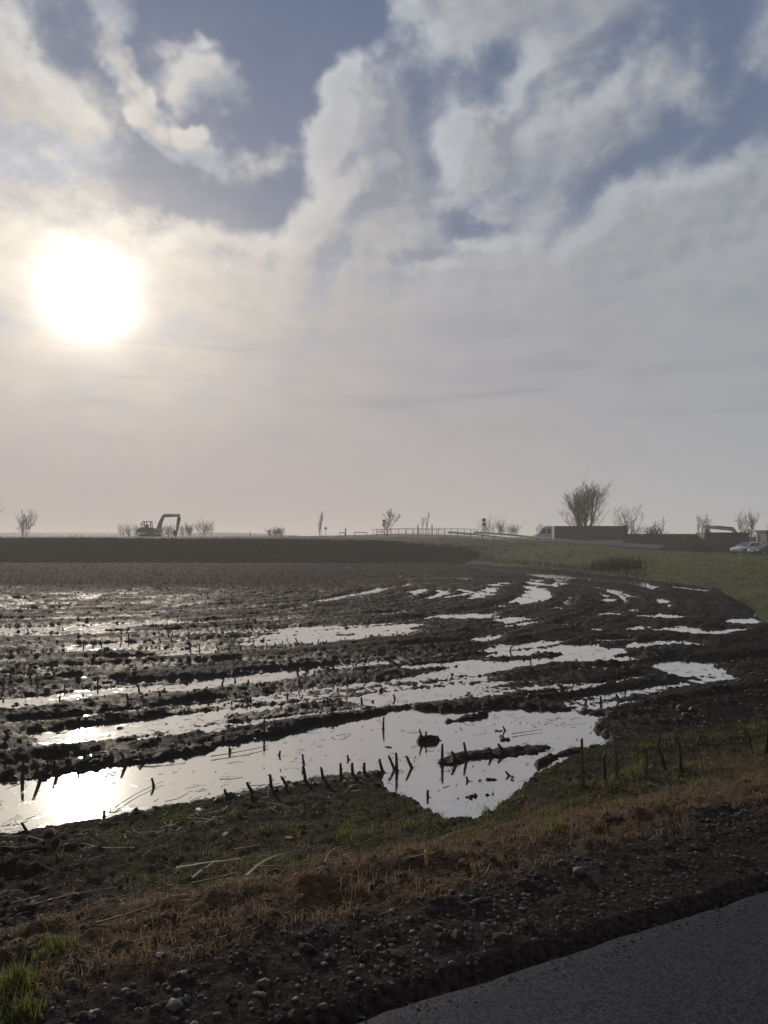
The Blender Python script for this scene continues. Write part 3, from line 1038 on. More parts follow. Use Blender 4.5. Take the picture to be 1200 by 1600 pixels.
for px, py, hh, n, mt, lab in TUFTS:
    c = bank_point(px, py)
    rr = np.minimum(np.abs(rng.normal(0, 0.05 + hh * 0.12, n)), 0.07 + hh * 0.15); aa = rng.uniform(0, 2 * np.pi, n)
    X = c.x + rr * np.cos(aa); Y = c.y + rr * np.sin(aa)
    P = on_ground(X, Y, -0.01) - np.array([[c.x, c.y, c.z]])
    h = hh * rng.uniform(0.4, 1.1, n) * np.exp(-rr * 3)
    me = blade_mesh("grass_tuft", [blades(P, h, rng.uniform(0.003, 0.0065, n), 0.55, 0.9)])
    o = link("grass_tuft", me, mat=mt); o.location = c
    tag(o, lab, "grass tuft", "grass tufts on the roadside bank")


# ---- cut maize stubs
def stub_mesh(name, h, r0, r1, bend, slant, roots, fray, rs, scraps=3):
    bm = bmesh.new()
    N = 7
    levels = [(-0.05, 1.15), (0.0, 1.12), (0.12, 1.0), (0.36, 0.96), (0.385, 1.13), (0.41, 0.96), (0.72, 0.9), (0.99, 0.86)]
    rings = []
    for lv, k in levels:
        rr = (r0 + (r1 - r0) * max(lv, 0)) * k
        cx = bend * lv * lv * h
        ring = []
        for i in range(N):
            a = 2 * math.pi * i / N
            zz = lv * h
            if lv > 0.9:
                zz += slant * rr * math.cos(a + 0.6) * 1.6 + rs.uniform(-0.004, 0.004)
            ring.append(bm.verts.new((cx + rr * math.cos(a), rr * math.sin(a) * 0.9, zz)))
        rings.append(ring)
    for A, B in zip(rings[:-1], rings[1:]):
        for i in range(N):
            bm.faces.new((A[i], A[(i + 1) % N], B[(i + 1) % N], B[i]))
    cut = bm.verts.new((bend * h, 0, 0.955 * h))
    for i in range(N):
        bm.faces.new((rings[-1][i], rings[-1][(i + 1) % N], cut))
    for k in range(roots):                       # brace roots
        a = 2 * math.pi * k / roots + rs.uniform(-0.3, 0.3)
        dx, dy = math.cos(a), math.sin(a)
        p = [Vector((dx * r0 * 0.9, dy * r0 * 0.9, 0.035)), Vector((dx * r0 * 2.6, dy * r0 * 2.6, -0.03))]
        w = Vector((-dy, dx, 0)) * 0.003
        q = [bm.verts.new(v) for v in (p[0] - w, p[0] + w, p[1] + w, p[1] - w)]
        bm.faces.new(q)
        u = Vector((0, 0, 0.006))
        q2 = [bm.verts.new(v) for v in (p[0] - w + u, p[0] + w + u, p[1])]
        bm.faces.new(q2)
    for k in range(scraps):                      # trodden leaf scraps round the foot
        a = rs.uniform(0, 6.28); dx, dy = math.cos(a), math.sin(a); l = rs.uniform(0.04, 0.10)
        b0 = Vector((dx * r0 * 0.6, dy * r0 * 0.6, 0.03)); b1 = Vector((dx * l * 0.6, dy * l * 0.6, 0.022)); b2 = Vector((dx * l + dy * .02, dy * l - dx * .02, rs.uniform(0.0, 0.02)))
        w = Vector((-dy, dx, 0)) * 0.006
        q = [bm.verts.new(v) for v in (b0 - w, b0 + w, b1 + w, b1 - w)]
        bm.faces.new(q)
        bm.faces.new((q[3], q[2], bm.verts.new(b2)))
    for k in range(fray):                        # torn sheath hanging off
        a = rs.uniform(0, 6.28); dx, dy = math.cos(a), math.sin(a)
        z0 = rs.uniform(0.35, 0.95) * h
        b0 = Vector((bend * h * 0.5 + dx * r1, dy * r1, z0)); b1 = b0 + Vector((dx * 0.03, dy * 0.03, 0.012)); b2 = b1 + Vector((dx * 0.025, dy * 0.025, -0.03))
        w = Vector((-dy, dx, 0)) * 0.005
        q = [bm.verts.new(v) for v in (b0 - w, b0 + w, b1 + w, b1 - w)]
        bm.faces.new(q)
        bm.faces.new((q[3], q[2], bm.verts.new(b2)))
    me = bpy.data.meshes.new(name); bm.to_mesh(me); bm.free()
    return me


rs = random.Random(5)
STUB_MESH = [stub_mesh("maize_stub", 1.0 * 0.20, 0.0185, 0.0155, rs.uniform(-0.15, 0.15), rs.uniform(-1, 1.4), 4, rs.choice((1, 2, 3, 4)), rs) for _ in range(8)]
for me in STUB_MESH[:6]: me.materials.append(M_STUB)
for me in STUB_MESH[6:]: me.materials.append(M_STUBLIGHT)
me_y = stub_mesh("maize_stub", 0.2, 0.012, 0.010, 0.0, 0.8, 3, 1, rs, 0); me_y.materials.append(M_STUBYELLOW)


def add_stub(base, height, leanx, leany, me, thick=1.0):
    o = bpy.data.objects.new("maize_stub", me); COL.objects.link(o)
    o.location = base
    k = height / 0.20
    o.scale = (thick, thick, k)
    d = Vector((leanx, leany, 1)).normalized()
    o.rotation_euler = (Matrix.Rotation(0, 3, 'X') @ d.to_track_quat('Z', 'Y').to_matrix() @ Matrix.Rotation(rs.uniform(0, 6.28), 3, 'Z')).to_euler()
    return o


ORD = ["first", "second", "third", "fourth", "fifth", "sixth", "seventh", "eighth", "ninth", "tenth", "eleventh", "twelfth", "thirteenth",
       "fourteenth", "fifteenth", "sixteenth", "seventeenth", "eighteenth", "nineteenth", "twentieth"]
ROW_FRONT = [(357, 1246, -10, 14), (395, 1238, -13, 17), (424, 1231, -2, 23), (449, 1228, -10, 17), (477, 1222, 0, 25), (505, 1218, -3, 18), (533, 1213, -1, 20),
             (552, 1211, -4, 19), (570, 1209, -3, 18), (599, 1208, -9, 22), (620, 1207, -1, 30), (617, 1203, -9, 22), (644, 1201, -10, 22)]
ROW_ISLET = [(691, 1191, 0, 28), (711, 1186, -2, 14), (729, 1182, -4, 22), (768, 1176, -6, 11), (786, 1172, -10, 13)]
ROW_LEFT = [(35, 1222, 0, 32), (63, 1219, -7, 32), (90, 1210, -4, 24), (122, 1206, 0, 14), (197, 1197, -8, 22), (226, 1190, -10, 14)]
ROW_RIGHT = [(911, 1230, -2, 75), (945, 1222, 0, 46), (964, 1218, -4, 50), (1010, 1216, 0, 50), (1040, 1204, -6, 36), (1064, 1206, 0, 46),
             (1028, 1170, 0, 18), (1040, 1166, 0, 16), (1056, 1163, 0, 14), (1092, 1160, 0, 14), (1166, 1176, -2, 40), (1176, 1180, -6, 34), (1197, 1176, 0, 44)]
ROW_POOL = [(599, 1139, 0, 19), (413, 1147, -1, 22), (659, 1157, -4, 12), (664, 1157, 4, 11), (790, 1142, -5, 8), (475, 1195, -3, 17), (669, 1246, -3, 12),
            (240, 1231, -1, 15), (731, 1222, -2, 8), (797, 1213, -8, 10), (545, 1187, -4, 8), (436, 1180, 2, 9), (163, 1277, -3, 10), (250, 1262, -12, 8),
            (45, 1302, -14, 20), (305, 1178, -8, 10)]
for rowset, lab, grp, thick in ((ROW_FRONT, "dark cut maize stub along the near pool edge, %s from the left", "maize stubs along the near pool edge", 1.0),
                                (ROW_ISLET, "cut maize stub on the mud islet in the pool, %s from the left", "maize stubs on the mud islet", 1.0),
                                (ROW_LEFT, "cut maize stub on the muddy ridge behind the sun glint, %s from the left", "maize stubs on the ridge at the left", 1.1),
                                (ROW_RIGHT, "brown maize stub on the grassy bank right of the pool, %s from the left", "maize stubs on the grassy bank", 0.95),
                                (ROW_POOL, "lone broken maize stub in or just beside the pool, %s from the left", "lone stubs in the pool", 0.8)):
    for k, (px, py, dx, hp) in enumerate(sorted(rowset)):
        b = bank_point(px, py)
        dist = b.y
        o = add_stub(b - Vector((0, 0, 0.01)), hp / 1209 * dist * 1.0, dx / hp, rs.uniform(-0.15, 0.15),
                     STUB_MESH[rs.randrange(6, 8)] if rowset is ROW_RIGHT and rs.random() < .6 else STUB_MESH[rs.randrange(6)], thick)
        tag(o, lab % ORD[k], "maize stub", grp)
b = bank_point(666, 1350)
o = add_stub(b, 0.075, 0, 0, me_y, 0.9)
tag(o, "bright yellow upright maize stub at the lip of the bank below the pool corner", "maize stub", "maize stubs on the grassy bank")

# rows further out
cnt = 0
cand = []
for k in range(2, 40):
    srow = 4.65 + 0.775 * k
    for tt_ in np.arange(-30, 34, 0.17):
        cand.append((srow + rs.gauss(0, 0.04), tt_ + rs.gauss(0, 0.03)))
cand = np.array(cand)
x, y = from_st(cand[:, 0], cand[:, 1])
u, v = photo_uv(x, y)
k = (u > -60) & (u < 1260) & (y > 5) & (poly_sdf(x, y, FIELD) < -1) & (y < 34)
k &= rng.uniform(0, 1, len(x)) < (0.05 + 0.55 * sst(0.05, 0.5, pn(cand[:, 0] * 0.6, cand[:, 1] * 0.25, 401)))
x, y = x[k], y[k]
z = height_at(x, y)
order = np.argsort(y + rng.uniform(0, 3, len(y)))[:190]
for i in order:
    hgt = rs.uniform(0.05, 0.13)
    o = add_stub(Vector((x[i], y[i], max(z[i], -0.02) - 0.012)), hgt, rs.gauss(0, 0.22), rs.gauss(0, 0.15), STUB_MESH[rs.randrange(6)], rs.uniform(0.8, 1.1))
    tag(o, "short dark maize stub in the muddy rows beyond the front pool", "maize stub", "maize stubs in the muddy rows beyond the pool")

# far stubble, past counting
n = 52000
d = np.exp(rng.uniform(math.log(24), math.log(82), n)); a = np.radians(rng.uniform(-31, 14, n))
x = d * np.tan(a); y = d
k = rng.uniform(0, 1, n) < (sst(28, 40, y) * sst(6, -6, x - (y - 40) * 0.12)) * 0.95 + 0.05
s_, t_ = road_st(x, y)
s_ = np.round(s_ / 0.775) * 0.775 + rng.normal(0, 0.05, n)
x, y = from_st(s_, t_)
k &= poly_sdf(x, y, FIELD) < -0.5
x, y = x[k], y[k]
P = on_ground(x, y, -0.01)
P = P[P[:, 2] > -0.015]
me = blade_mesh("stubble", [blades(P, rng.uniform(0.05, 0.13, len(P)), 0.012 + 0.00022 * P[:, 1], 0.6, 0.4)])
tag(link("stubble", me, mat=M_PINKSTRAW), "far pale brown maize stubble in the undisturbed part of the field", "stubble", kind="stuff")

# ---- clods of mud
def lump_mesh(name, sub, seed, squash=0.7, amp=0.28):
    bm = bmesh.new()
    bmesh.ops.create_icosphere(bm, subdivisions=sub, radius=1.0)
    r_ = random.Random(seed)
    off = Vector((r_.uniform(0, 50), r_.uniform(0, 50), r_.uniform(0, 50)))
    from mathutils import noise as mn
    for v in bm.verts:
        k = 1 + amp * mn.noise(v.co * 1.5 + off) + amp * 0.6 * mn.noise(v.co * 3.3 + off)
        v.co *= k
        v.co.z *= squash
    me = bpy.data.meshes.new(name); bm.to_mesh(me); bm.free()
    return me


def lump_cloud(name, P, R, protos, r=None):
    """many lumps in one mesh"""
    r = r or rng
    Vs, Fs, off = [], [], 0
    which = r.integers(0, len(protos), len(P))
    for pi, me in enumerate(protos):
        idx = np.where(which == pi)[0]
        if not len(idx): continue
        v = np.empty(len(me.vertices) * 3, dtype=np.float32); me.vertices.foreach_get("co", v); v = v.reshape(-1, 3)
        f = np.array([p.vertices[:] for p in me.polygons])
        az = r.uniform(0, 2 * np.pi, len(idx)); c, s_ = np.cos(az), np.sin(az)
        sx = r.uniform(0.75, 1.35, len(idx)); sy = r.uniform(0.75, 1.2, len(idx)); sz = r.uniform(0.6, 1.15, len(idx))
        X = v[None, :, 0] * sx[:, None]; Y = v[None, :, 1] * sy[:, None]; Z = v[None, :, 2] * sz[:, None]
        W = np.stack([X * c[:, None] - Y * s_[:, None], X * s_[:, None] + Y * c[:, None], Z], -1) * R[idx][:, None, None] + P[idx][:, None, :]
        Vs.append(W.reshape(-1, 3)); Fs.append((f[None] + (np.arange(len(idx)) * len(v))[:, None, None] + off).reshape(-1, 3)); off += len(idx) * len(v)
    return np_mesh(name, np.concatenate(Vs), np.concatenate(Fs), smooth=False)


LUMPS = [lump_mesh("lump", 1, k, 0.7, 0.42) for k in range(6)]
LUMPS2 = [lump_mesh("lump", 2, k + 20, 0.62, 0.6) for k in range(5)]
n = 22000
d = np.exp(rng.uniform(math.log(6.5), math.log(48), n)); a = np.radians(rng.uniform(-31, 31, n))
x = d * np.tan(a); y = d
zz, zn = heights(x, y)
dens = sst(-0.1, 0.5, fbm(x * 0.7, y * 0.7, 3, seed=411)) * 0.8 + 0.2
k = (zn['D'] < -0.5) & (zn['s'] > 4.3) & (zz > -0.012) & (rng.uniform(0, 1, n) < dens * (1 - 0.8 * zn['flat'])) & ~((zn['pool'] > 0.4) & (rng.uniform(0, 1, n) < 0.7))
x, y, zz, d = x[k], y[k], zz[k], d[k]
R = np.exp(rng.normal(math.log(0.018), 0.5, len(x))) * (1 + d / 55)
R = np.minimum(R, 0.05)
me = lump_cloud("mud_clods", np.stack([x, y, zz + R * 0.05], 1), R, LUMPS)
me.materials.append(M_CLOD)
tag(link("mud_clods", me), "dark clods of churned mud strewn over the wet field", "mud", kind="stuff")

# ---- soaked straw and leaf scraps on the mud and the pool
def strips(P, L, W, az, pitch, bow=0.15, r=None):
    """lying straw: bent strips of two quads (four triangles)"""
    r = r or rng
    n = len(P)
    dx = np.stack([np.cos(az) * np.cos(pitch), np.sin(az) * np.cos(pitch), np.sin(pitch)], 1)
    sx = np.stack([-np.sin(az), np.cos(az), r.uniform(-0.5, 0.5, n)], 1)
    a = P - dx * L[:, None] * 0.5; b = P + dx * L[:, None] * 0.5
    mid = P + sx * (r.uniform(-bow, bow, n) * L)[:, None] + np.array([0, 0, 1.0]) * (r.uniform(0, 0.10, n) * L)[:, None]
    w = sx * W[:, None] * 0.5
    V = np.stack([a - w, a + w, mid - w, mid + w, b - w * 0.5, b + w * 0.5], 1).reshape(-1, 3)
    q = np.arange(n)[:, None] * 6
    F = np.concatenate([q + np.array([[0, 1, 3]]), q + np.array([[0, 3, 2]]), q + np.array([[2, 3, 5]]), q + np.array([[2, 5, 4]])])
    return V, F, np.repeat(r.uniform(0, 1, n), 6)


n = 9000
d = np.exp(rng.uniform(math.log(5.5), math.log(30), n)); a = np.radians(rng.uniform(-31, 31, n))
x = d * np.tan(a); y = d
zz, zn = heights(x, y)
k = (zn['D'] < 0) & (zn['s'] > 3.8) & ((zn['pool'] < 0.3) | (rng.uniform(0, 1, n) < 0.12 + 0.8 * sst(0.05, 0.4, fbm(x * 1.1, y * 1.1, 3, seed=421))))
x, y, zz, d = x[k], y[k], zz[k], d[k]
P = np.stack([x, y, np.maximum(zz, 0.0) + 0.006], 1)
az_ = np.where(rng.uniform(0, 1, len(x)) < 0.6, 0.467 + rng.normal(0, 0.35, len(x)), rng.uniform(0, 6.28, len(x)))
me = blade_mesh("soaked_straw", [strips(P, np.exp(rng.normal(math.log(0.07), 0.6, len(x))), rng.uniform(0.004, 0.012, len(x)), az_, rng.normal(0, 0.12, len(x)))])
tag(link("soaked_straw", me, mat=M_DARKSTRAW), "soaked dark straw scraps on the mud and in the pool", "straw", kind="stuff")

# ---- dry straw on the bank
x, y, s, t = scatter_st(40000, 0.5, 4.6, -4.2, 9.0)
pile = np.exp(-(((s - 2.25) / 0.55) ** 2 + ((t + 0.2) / 1.5) ** 2)) + 0.5 * np.exp(-(((s - 1.9) / 0.5) ** 2 + ((t - 2.0) / 1.2) ** 2))
k = rng.uniform(0, 1, len(x)) < 0.12 + 1.0 * pile * sst(-0.2, 0.4, fbm(x * 2.2, y * 2.2, 3, seed=431))
x, y = x[k], y[k]
P = on_ground(x, y, 0.012)
k = P[:, 2] > 0.0
P = P[k]
az_ = np.where(rng.uniform(0, 1, len(P)) < 0.6, 0.5 + rng.normal(0, 0.35, len(P)), rng.uniform(0, 6.28, len(P)))
me = blade_mesh("dry_straw", [strips(P, np.exp(rng.normal(math.log(0.05), 0.55, len(P))), rng.uniform(0.002, 0.006, len(P)), az_, rng.normal(0, 0.15, len(P)))])
tag(link("dry_straw", me, mat=M_STRAW), "dry pale straw scattered over the roadside bank", "straw", kind="stuff")


# single maize stalks and leaves one can pick out
def stalk_mesh(L, r0, segs, rs_, flat=False):
    bm = bmesh.new()
    N = 6
    prev = None
    kx = rs_.uniform(-0.05, 0.05); kz = rs_.uniform(-0.01, 0.02)
    for i in range(segs + 1):
        u = i / segs
        px_ = (u - 0.5) * L
        off = Vector((px_, kx * L * (4 * u * (1 - u)) + rs_.uniform(-1, 1) * r0 * 0.6, kz * L * (4 * u * (1 - u))))
        rr = r0 * (1 - 0.5 * u) * (1.25 if i % 3 == 0 else 1.0)
        ring = []
        for j in range(N):
            a = 2 * math.pi * j / N
            yy, zz_ = rr * math.cos(a), rr * math.sin(a)
            if flat: yy *= 1.5; zz_ *= 0.22; zz_ += abs(yy) * 0.35
            ring.append(bm.verts.new(off + Vector((0, yy, zz_))))
        if prev:
            for j in range(N):
                bm.faces.new((prev[j], prev[(j + 1) % N], ring[(j + 1) % N], ring[j]))
        else:
            bm.faces.new(ring[::-1])
        prev = ring
    bm.faces.new(prev)
    me = bpy.data.meshes.new("maize_stalk"); bm.to_mesh(me); bm.free()
    add_attr(me, "tint", np.full(len(me.vertices), rs_.uniform(0.3, 1.0)))
    return me


STALKS = [((300, 1388), (500, 1325), 0.011, M_STRAW, 0, "long pale maize stalk lying along the bank above the straw heap"),
          ((495, 1347), (612, 1302), 0.010, M_STRAW, 0, "long pale maize stalk lying above the others towards the pool corner"),
          ((508, 1358), (575, 1330), 0.008, M_STRAW, 0, "grey maize stalk lying just below the upper stalk"),
          ((50, 1420), (185, 1392), 0.007, M_STRAW, 0, "thin pale stalk lying on the dark mud at the left"),
          ((160, 1415), (240, 1395), 0.006, M_STRAW, 0, "short thin stalk lying right of the thin stalk at the left"),
          ((150, 1455), (235, 1425), 0.007, M_STRAW, 0, "pale stalk lying above the green corner tufts"),
          ((275, 1368), (375, 1352), 0.026, M_STRAW, 1, "broad tan maize leaf in the straw heap"),
          ((300, 1380), (340, 1352), 0.018, M_STRAW, 1, "twisted orange-brown leaf at the left of the straw heap"),
          ((385, 1378), (470, 1340), 0.014, M_STRAW, 1, "pale folded maize leaf at the right of the straw heap"),
          ((395, 1362), (495, 1358), 0.011, M_STRAW, 1, "pale straight leaf lying under the folded one"),
          ((365, 1336), (405, 1328), 0.012, M_STRAW, 1, "brown curled leaf above the straw heap"),
          ((690, 1322), (745, 1300), 0.016, M_STRAW, 1, "yellow maize leaf bent over the bank below the pool's near corner"),
          ((640, 1352), (700, 1335), 0.012, M_STRAW, 1, "tan leaf lying below the upright yellow stub"),
          ((215, 1188), (290, 1172), 0.012, M_DARKSTRAW, 0, "dark soaked stalk lying across the ridge at the left of the pool"),
          ((330, 1186), (420, 1168), 0.008, M_DARKSTRAW, 0, "dark stalk afloat in the left half of the pool"),
          ((800, 1150), (848, 1143), 0.007, M_DARKSTRAW, 0, "thin stalk afloat in the right half of the pool"),
          ((1130, 1160), (1175, 1148), 0.011, M_STRAW, 0, "pale stalk leaning among the dry leaves at the right edge"),
          ((1095, 1218), (1135, 1212), 0.008, M_STRAW, 0, "short white stalk lying on the grassy bank at the right"),
          ((1010, 1228), (1035, 1236), 0.007, M_STRAW, 0, "pale bent stalk at the foot of the tall stubs"),
          ((1160, 1062), (1180, 1052), 0.012, M_DARKSTRAW, 0, "brown stalk lying on the dry mud at the far right"),
          ((1015, 999), (1035, 991), 0.022, M_STRAW, 1, "yellow leaf lying on the mud right of the middle pools"),
          ((420, 1240), (465, 1228), 0.006, M_DARKSTRAW, 0, "thin stalk propped between the stubs at the pool edge"),
          ((180, 1265), (255, 1225), 0.006, M_DARKSTRAW, 0, "dark twig afloat in the sun glint on the pool"),
          ((840, 1215), (868, 1222), 0.006, M_DARKSTRAW, 0, "thin twig afloat at the right shore of the pool")]
for (a, b_, r0, mt, fl, lab) in STALKS:
    A, B = bank_point(*a), bank_point(*b_)
    d = B - A
    me = stalk_mesh(d.length, r0 * (0.32 if fl else 0.62), 9, rs, bool(fl)); me.materials.append(mt)
    o = link("maize_leaf" if fl else "maize_stalk", me)
    o.location = (A + B) / 2 + Vector((0, 0, r0 * 1.2 + 0.012))
    o.rotation_euler = d.to_track_quat('X', 'Z').to_euler()
    tag(o, lab, "leaf" if fl else "stalk", "loose maize stalks and leaves")

# ---- gravel of the shoulder
x, y, s, t = scatter_st(42000, 0.03, 1.45, -3.2, 8.5)
ln = fbm(x * 0.9, y * 0.9, 4, 0.6, seed=201)
gd = sst(0.85, 0.45, s + 0.25 * ln - 0.15 * sst(0, 3, t)) * sst(-1.9, -0.5, t + ln * 0.6) * (0.25 + 0.75 * sst(-0.3, 0.4, fbm(x * 2, y * 2, 3, seed=441)))
k = (rng.uniform(0, 1, len(x)) < gd) & nearest_keep(x, y, 0, 0.6)
x, y = x[k], y[k]
x2, y2 = from_st(0.03 - rng.exponential(0.09, 2600), rng.uniform(-2.5, 8.0, 2600))      # grit spilt on the asphalt edge
n_g = len(x)
x = np.concatenate([x, x2]); y = np.concatenate([y, y2])
R = np.minimum(np.exp(rng.normal(math.log(0.0043), 0.55, len(x))), 0.016)
R[n_g:] = np.minimum(R[n_g:] * 0.6, 0.006)
P = on_ground(x, y); P[:, 2] += R * 0.1
P[n_g:, 2] = np.where(road_st(x2, y2)[0] < -0.01, ROAD_Z + 0.002, P[n_g:, 2])
me = lump_cloud("gravel", P, R, [lump_mesh("lump", 1, k + 40, 0.6, 0.5) for k in range(5)])
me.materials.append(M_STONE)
tag(link("gravel", me), "grey gravel mixed with soil along the edge of the asphalt", "gravel", kind="stuff")

# crumbs of soil on the shoulder and bank
x, y, s, t = scatter_st(26000, 0.02, 4.7, -4.0, 8.5)
k = (rng.uniform(0, 1, len(x)) < (0.3 + 0.7 * sst(-0.2, 0.4, fbm(x * 1.7, y * 1.7, 3, seed=451))) * (1 - 0.75 * sst(0.5, 0.9, s) * sst(-1.5, 0.0, t))) & nearest_keep(x, y, 0, 0.8)
x, y = x[k], y[k]
R = np.minimum(np.exp(rng.normal(math.log(0.0075), 0.6, len(x))), 0.035)
P = on_ground(x, y); P[:, 2] += R * 0.05
me = lump_cloud("soil_crumbs", P, R, LUMPS)
me.materials.append(M_SOILC)
tag(link("soil_crumbs", me), "dark crumbs of soil on the road shoulder and bank", "soil", kind="stuff")

STONE_PX = [(272, 1578, .030, 0), (413, 1540, .022, 0), (494, 1505, .013, 0), (506, 1512, .014, 0), (645, 1459, .013, 0), (548, 1525, .012, 0), (560, 1532, .011, 0),
            (470, 1468, .011, 0), (592, 1480, .010, 0), (612, 1480, .012, 0), (410, 1558, .014, 0), (365, 1568, .012, 0), (505, 1578, .014, 0), (462, 1566, .012, 0),
            (905, 1366, .030, 0), (880, 1350, .022, 0), (1050, 1345, .015, 0), (745, 1412, .013, 0), (700, 1432, .012, 0), (760, 1385, .014, 0), (668, 1500, .012, 0),
            (340, 1590, .014, 0), (150, 1585, .012, 0), (1150, 1340, .014, 0), (980, 1372, .012, 0), (820, 1400, .012, 0), (705, 1395, .015, 0), (640, 1440, .011, 0)]
for k, (px, py, r0, _) in enumerate(STONE_PX):
    c = bank_point(px, py)
    me = LUMPS2[k % 5].copy() if k < 5 else None
    if k < 5:
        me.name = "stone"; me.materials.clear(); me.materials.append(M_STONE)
        STONE_MESH = globals().setdefault("STONE_MESH", []); STONE_MESH.append(me)
    else:
        me = STONE_MESH[k % 5]
    o = bpy.data.objects.new("stone", me); COL.objects.link(o)
    for p in me.polygons: p.use_smooth = True
    o.location = c + Vector((0, 0, r0 * 0.3)); o.scale = (r0 * rs.uniform(1, 1.4), r0, r0 * rs.uniform(0.7, 0.95)); o.rotation_euler = (0, 0, rs.uniform(0, 6.3))
    tag(o, "rounded grey stone lying in the gravel of the road shoulder", "stone", "rounded stones in the shoulder gravel")
for (px, py, r0, lab) in [(452, 1311, .022, "white pebble on the green bank below the front row of stubs"), (352, 1306, .025, "small white scrap on the dark mud below the pool edge"),
                          (250, 1493, .013, "small white stone in the brown grass at the lower left"), (145, 1586, .014, "pale stone at the bottom left edge of the gravel"),
                          (78, 1408, .014, "small white stone on the mud by the thin stalk at the left")]:
    c = bank_point(px, py)
    me = LUMPS2[rs.randrange(5)].copy(); me.materials.clear(); me.materials.append(M_PALESTONE)
    o = bpy.data.objects.new("pale_stone", me); COL.objects.link(o)
    o.location = c + Vector((0, 0, r0 * 0.3)); o.scale = (r0 * 1.3, r0, r0 * 0.6); o.rotation_euler = (0.2, 0.1, rs.uniform(0, 6.3))
    tag(o, lab, "stone", "pale stones on the bank")

# ------------------------------------------------------------------ far things: trees, machines, cars, ramp and bridge
def gz_at(x, y):
    return float(height_at([x], [y])[0])


def stand(px, dist):
    """ground point at photo column px and depth dist"""
    x = (px - 600) / 1209.0 * dist
    return Vector((x, dist, gz_at(x, dist)))


def scale_at(dist):
    return dist / 1209.0                    # metres per photo pixel


def add_box(bm, c, sx, sy, sz, rot=None):
    v = []
    for dz in (-.5, .5):
        for dx, dy in ((-.5, -.5), (.5, -.5), (.5, .5), (-.5, .5)):
            p = Vector((dx * sx, dy * sy, dz * sz))
            if rot is not None: p = rot @ p
            v.append(bm.verts.new(p + Vector(c)))
    for f in ((3, 2, 1, 0), (4, 5, 6, 7), (0, 1, 5, 4), (1, 2, 6, 5), (2, 3, 7, 6), (3, 0, 4, 7)):
        bm.faces.new([v[i] for i in f])


def add_beam(bm, a, b, w, h, w2=None, h2=None):
    """tapered box from a to b"""
    a, b = Vector(a), Vector(b)
    d = (b - a).normalized()
    side = Vector((0, 1, 0)) if abs(d.y) < 0.9 else Vector((1, 0, 0))
    up = d.cross(side).normalized(); side = up.cross(d).normalized()
    w2 = w if w2 is None else w2; h2 = h if h2 is None else h2
    v = []
    for p, ww, hh in ((a, w, h), (b, w2, h2)):
        for i, j in ((-.5, -.5), (.5, -.5), (.5, .5), (-.5, .5)):
            v.append(bm.verts.new(p + side * ww * i + up * hh * j))
    for f in ((3, 2, 1, 0), (4, 5, 6, 7), (0, 1, 5, 4), (1, 2, 6, 5), (2, 3, 7, 6), (3, 0, 4, 7)):
        bm.faces.new([v[i] for i in f])


def add_tube(bm, a, b, r0, r1=None, N=8, cap=True):
    a, b = Vector(a), Vector(b)
    r1 = r0 if r1 is None else r1
    q = (b - a).to_track_quat('Z', 'Y')
    R0 = [bm.verts.new(a + q @ Vector((r0 * math.cos(2 * math.pi * i / N), r0 * math.sin(2 * math.pi * i / N), 0))) for i in range(N)]
    R1 = [bm.verts.new(b + q @ Vector((r1 * math.cos(2 * math.pi * i / N), r1 * math.sin(2 * math.pi * i / N), 0))) for i in range(N)]
    for i in range(N):
        bm.faces.new((R0[i], R0[(i + 1) % N], R1[(i + 1) % N], R1[i]))
    if cap:
        bm.faces.new(R0[::-1]); bm.faces.new(R1)


def add_prism(bm, pts, y0, y1, axis='y'):
    """polygon in x-z extruded along y"""
    A = [bm.verts.new((p[0], y0, p[1])) for p in pts]; B = [bm.verts.new((p[0], y1, p[1])) for p in pts]
    n = len(pts)
    for i in range(n):
        bm.faces.new((A[i], A[(i + 1) % n], B[(i + 1) % n], B[i]))
    bm.faces.new(A[::-1]); bm.faces.new(B)


def part(name, bm, mat, parent, bevel=0.0, smooth=False):
    bmesh.ops.recalc_face_normals(bm, faces=bm.faces[:])
    if bevel:
        bmesh.ops.bevel(bm, geom=bm.edges[:], offset=bevel, segments=2, affect='EDGES', profile=0.6, clamp_overlap=True)
    me = bpy.data.meshes.new(name); bm.to_mesh(me); bm.free()
    if smooth:
        for p in me.polygons: p.use_smooth = True
    me.materials.append(mat)
    o = bpy.data.objects.new(name, me); COL.objects.link(o)
    if parent is not None: o.parent = parent
    return o


M_BARK = plain("bark", rgb(0.030, 0.024, 0.020), 0.85, var=0.35, scale=4, spec=0.1)
M_TWIG = plain("twigs", rgb(0.036, 0.027, 0.022), 0.85, var=0.35, scale=2, spec=0.1)
M_LEAFB = leaf_material("withered_leaves", (0.03, 0.025, 0.012), (0.09, 0.065, 0.03), 0.3)
M_STEEL = plain("galvanised_steel", rgb(0.20, 0.205, 0.21), 0.5, 0.3, var=0.3, scale=3)
M_DARKSTEEL = plain("dark_steel", rgb(0.030, 0.030, 0.032), 0.6, 0.2, var=0.3, scale=5)
M_RUBBER = plain("rubber", rgb(0.012, 0.012, 0.013), 0.8, var=0.2, scale=8)
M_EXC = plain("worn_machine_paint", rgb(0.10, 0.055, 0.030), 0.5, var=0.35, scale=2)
M_EXC2 = plain("pale_machine_paint", rgb(0.27, 0.235, 0.20), 0.5, var=0.25, scale=2)
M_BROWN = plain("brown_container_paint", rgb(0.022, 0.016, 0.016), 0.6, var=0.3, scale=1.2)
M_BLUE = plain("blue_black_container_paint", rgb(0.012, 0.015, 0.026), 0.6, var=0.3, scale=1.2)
M_BOARD = plain("tarred_boards", rgb(0.015, 0.013, 0.013), 0.8, var=0.4, scale=2)
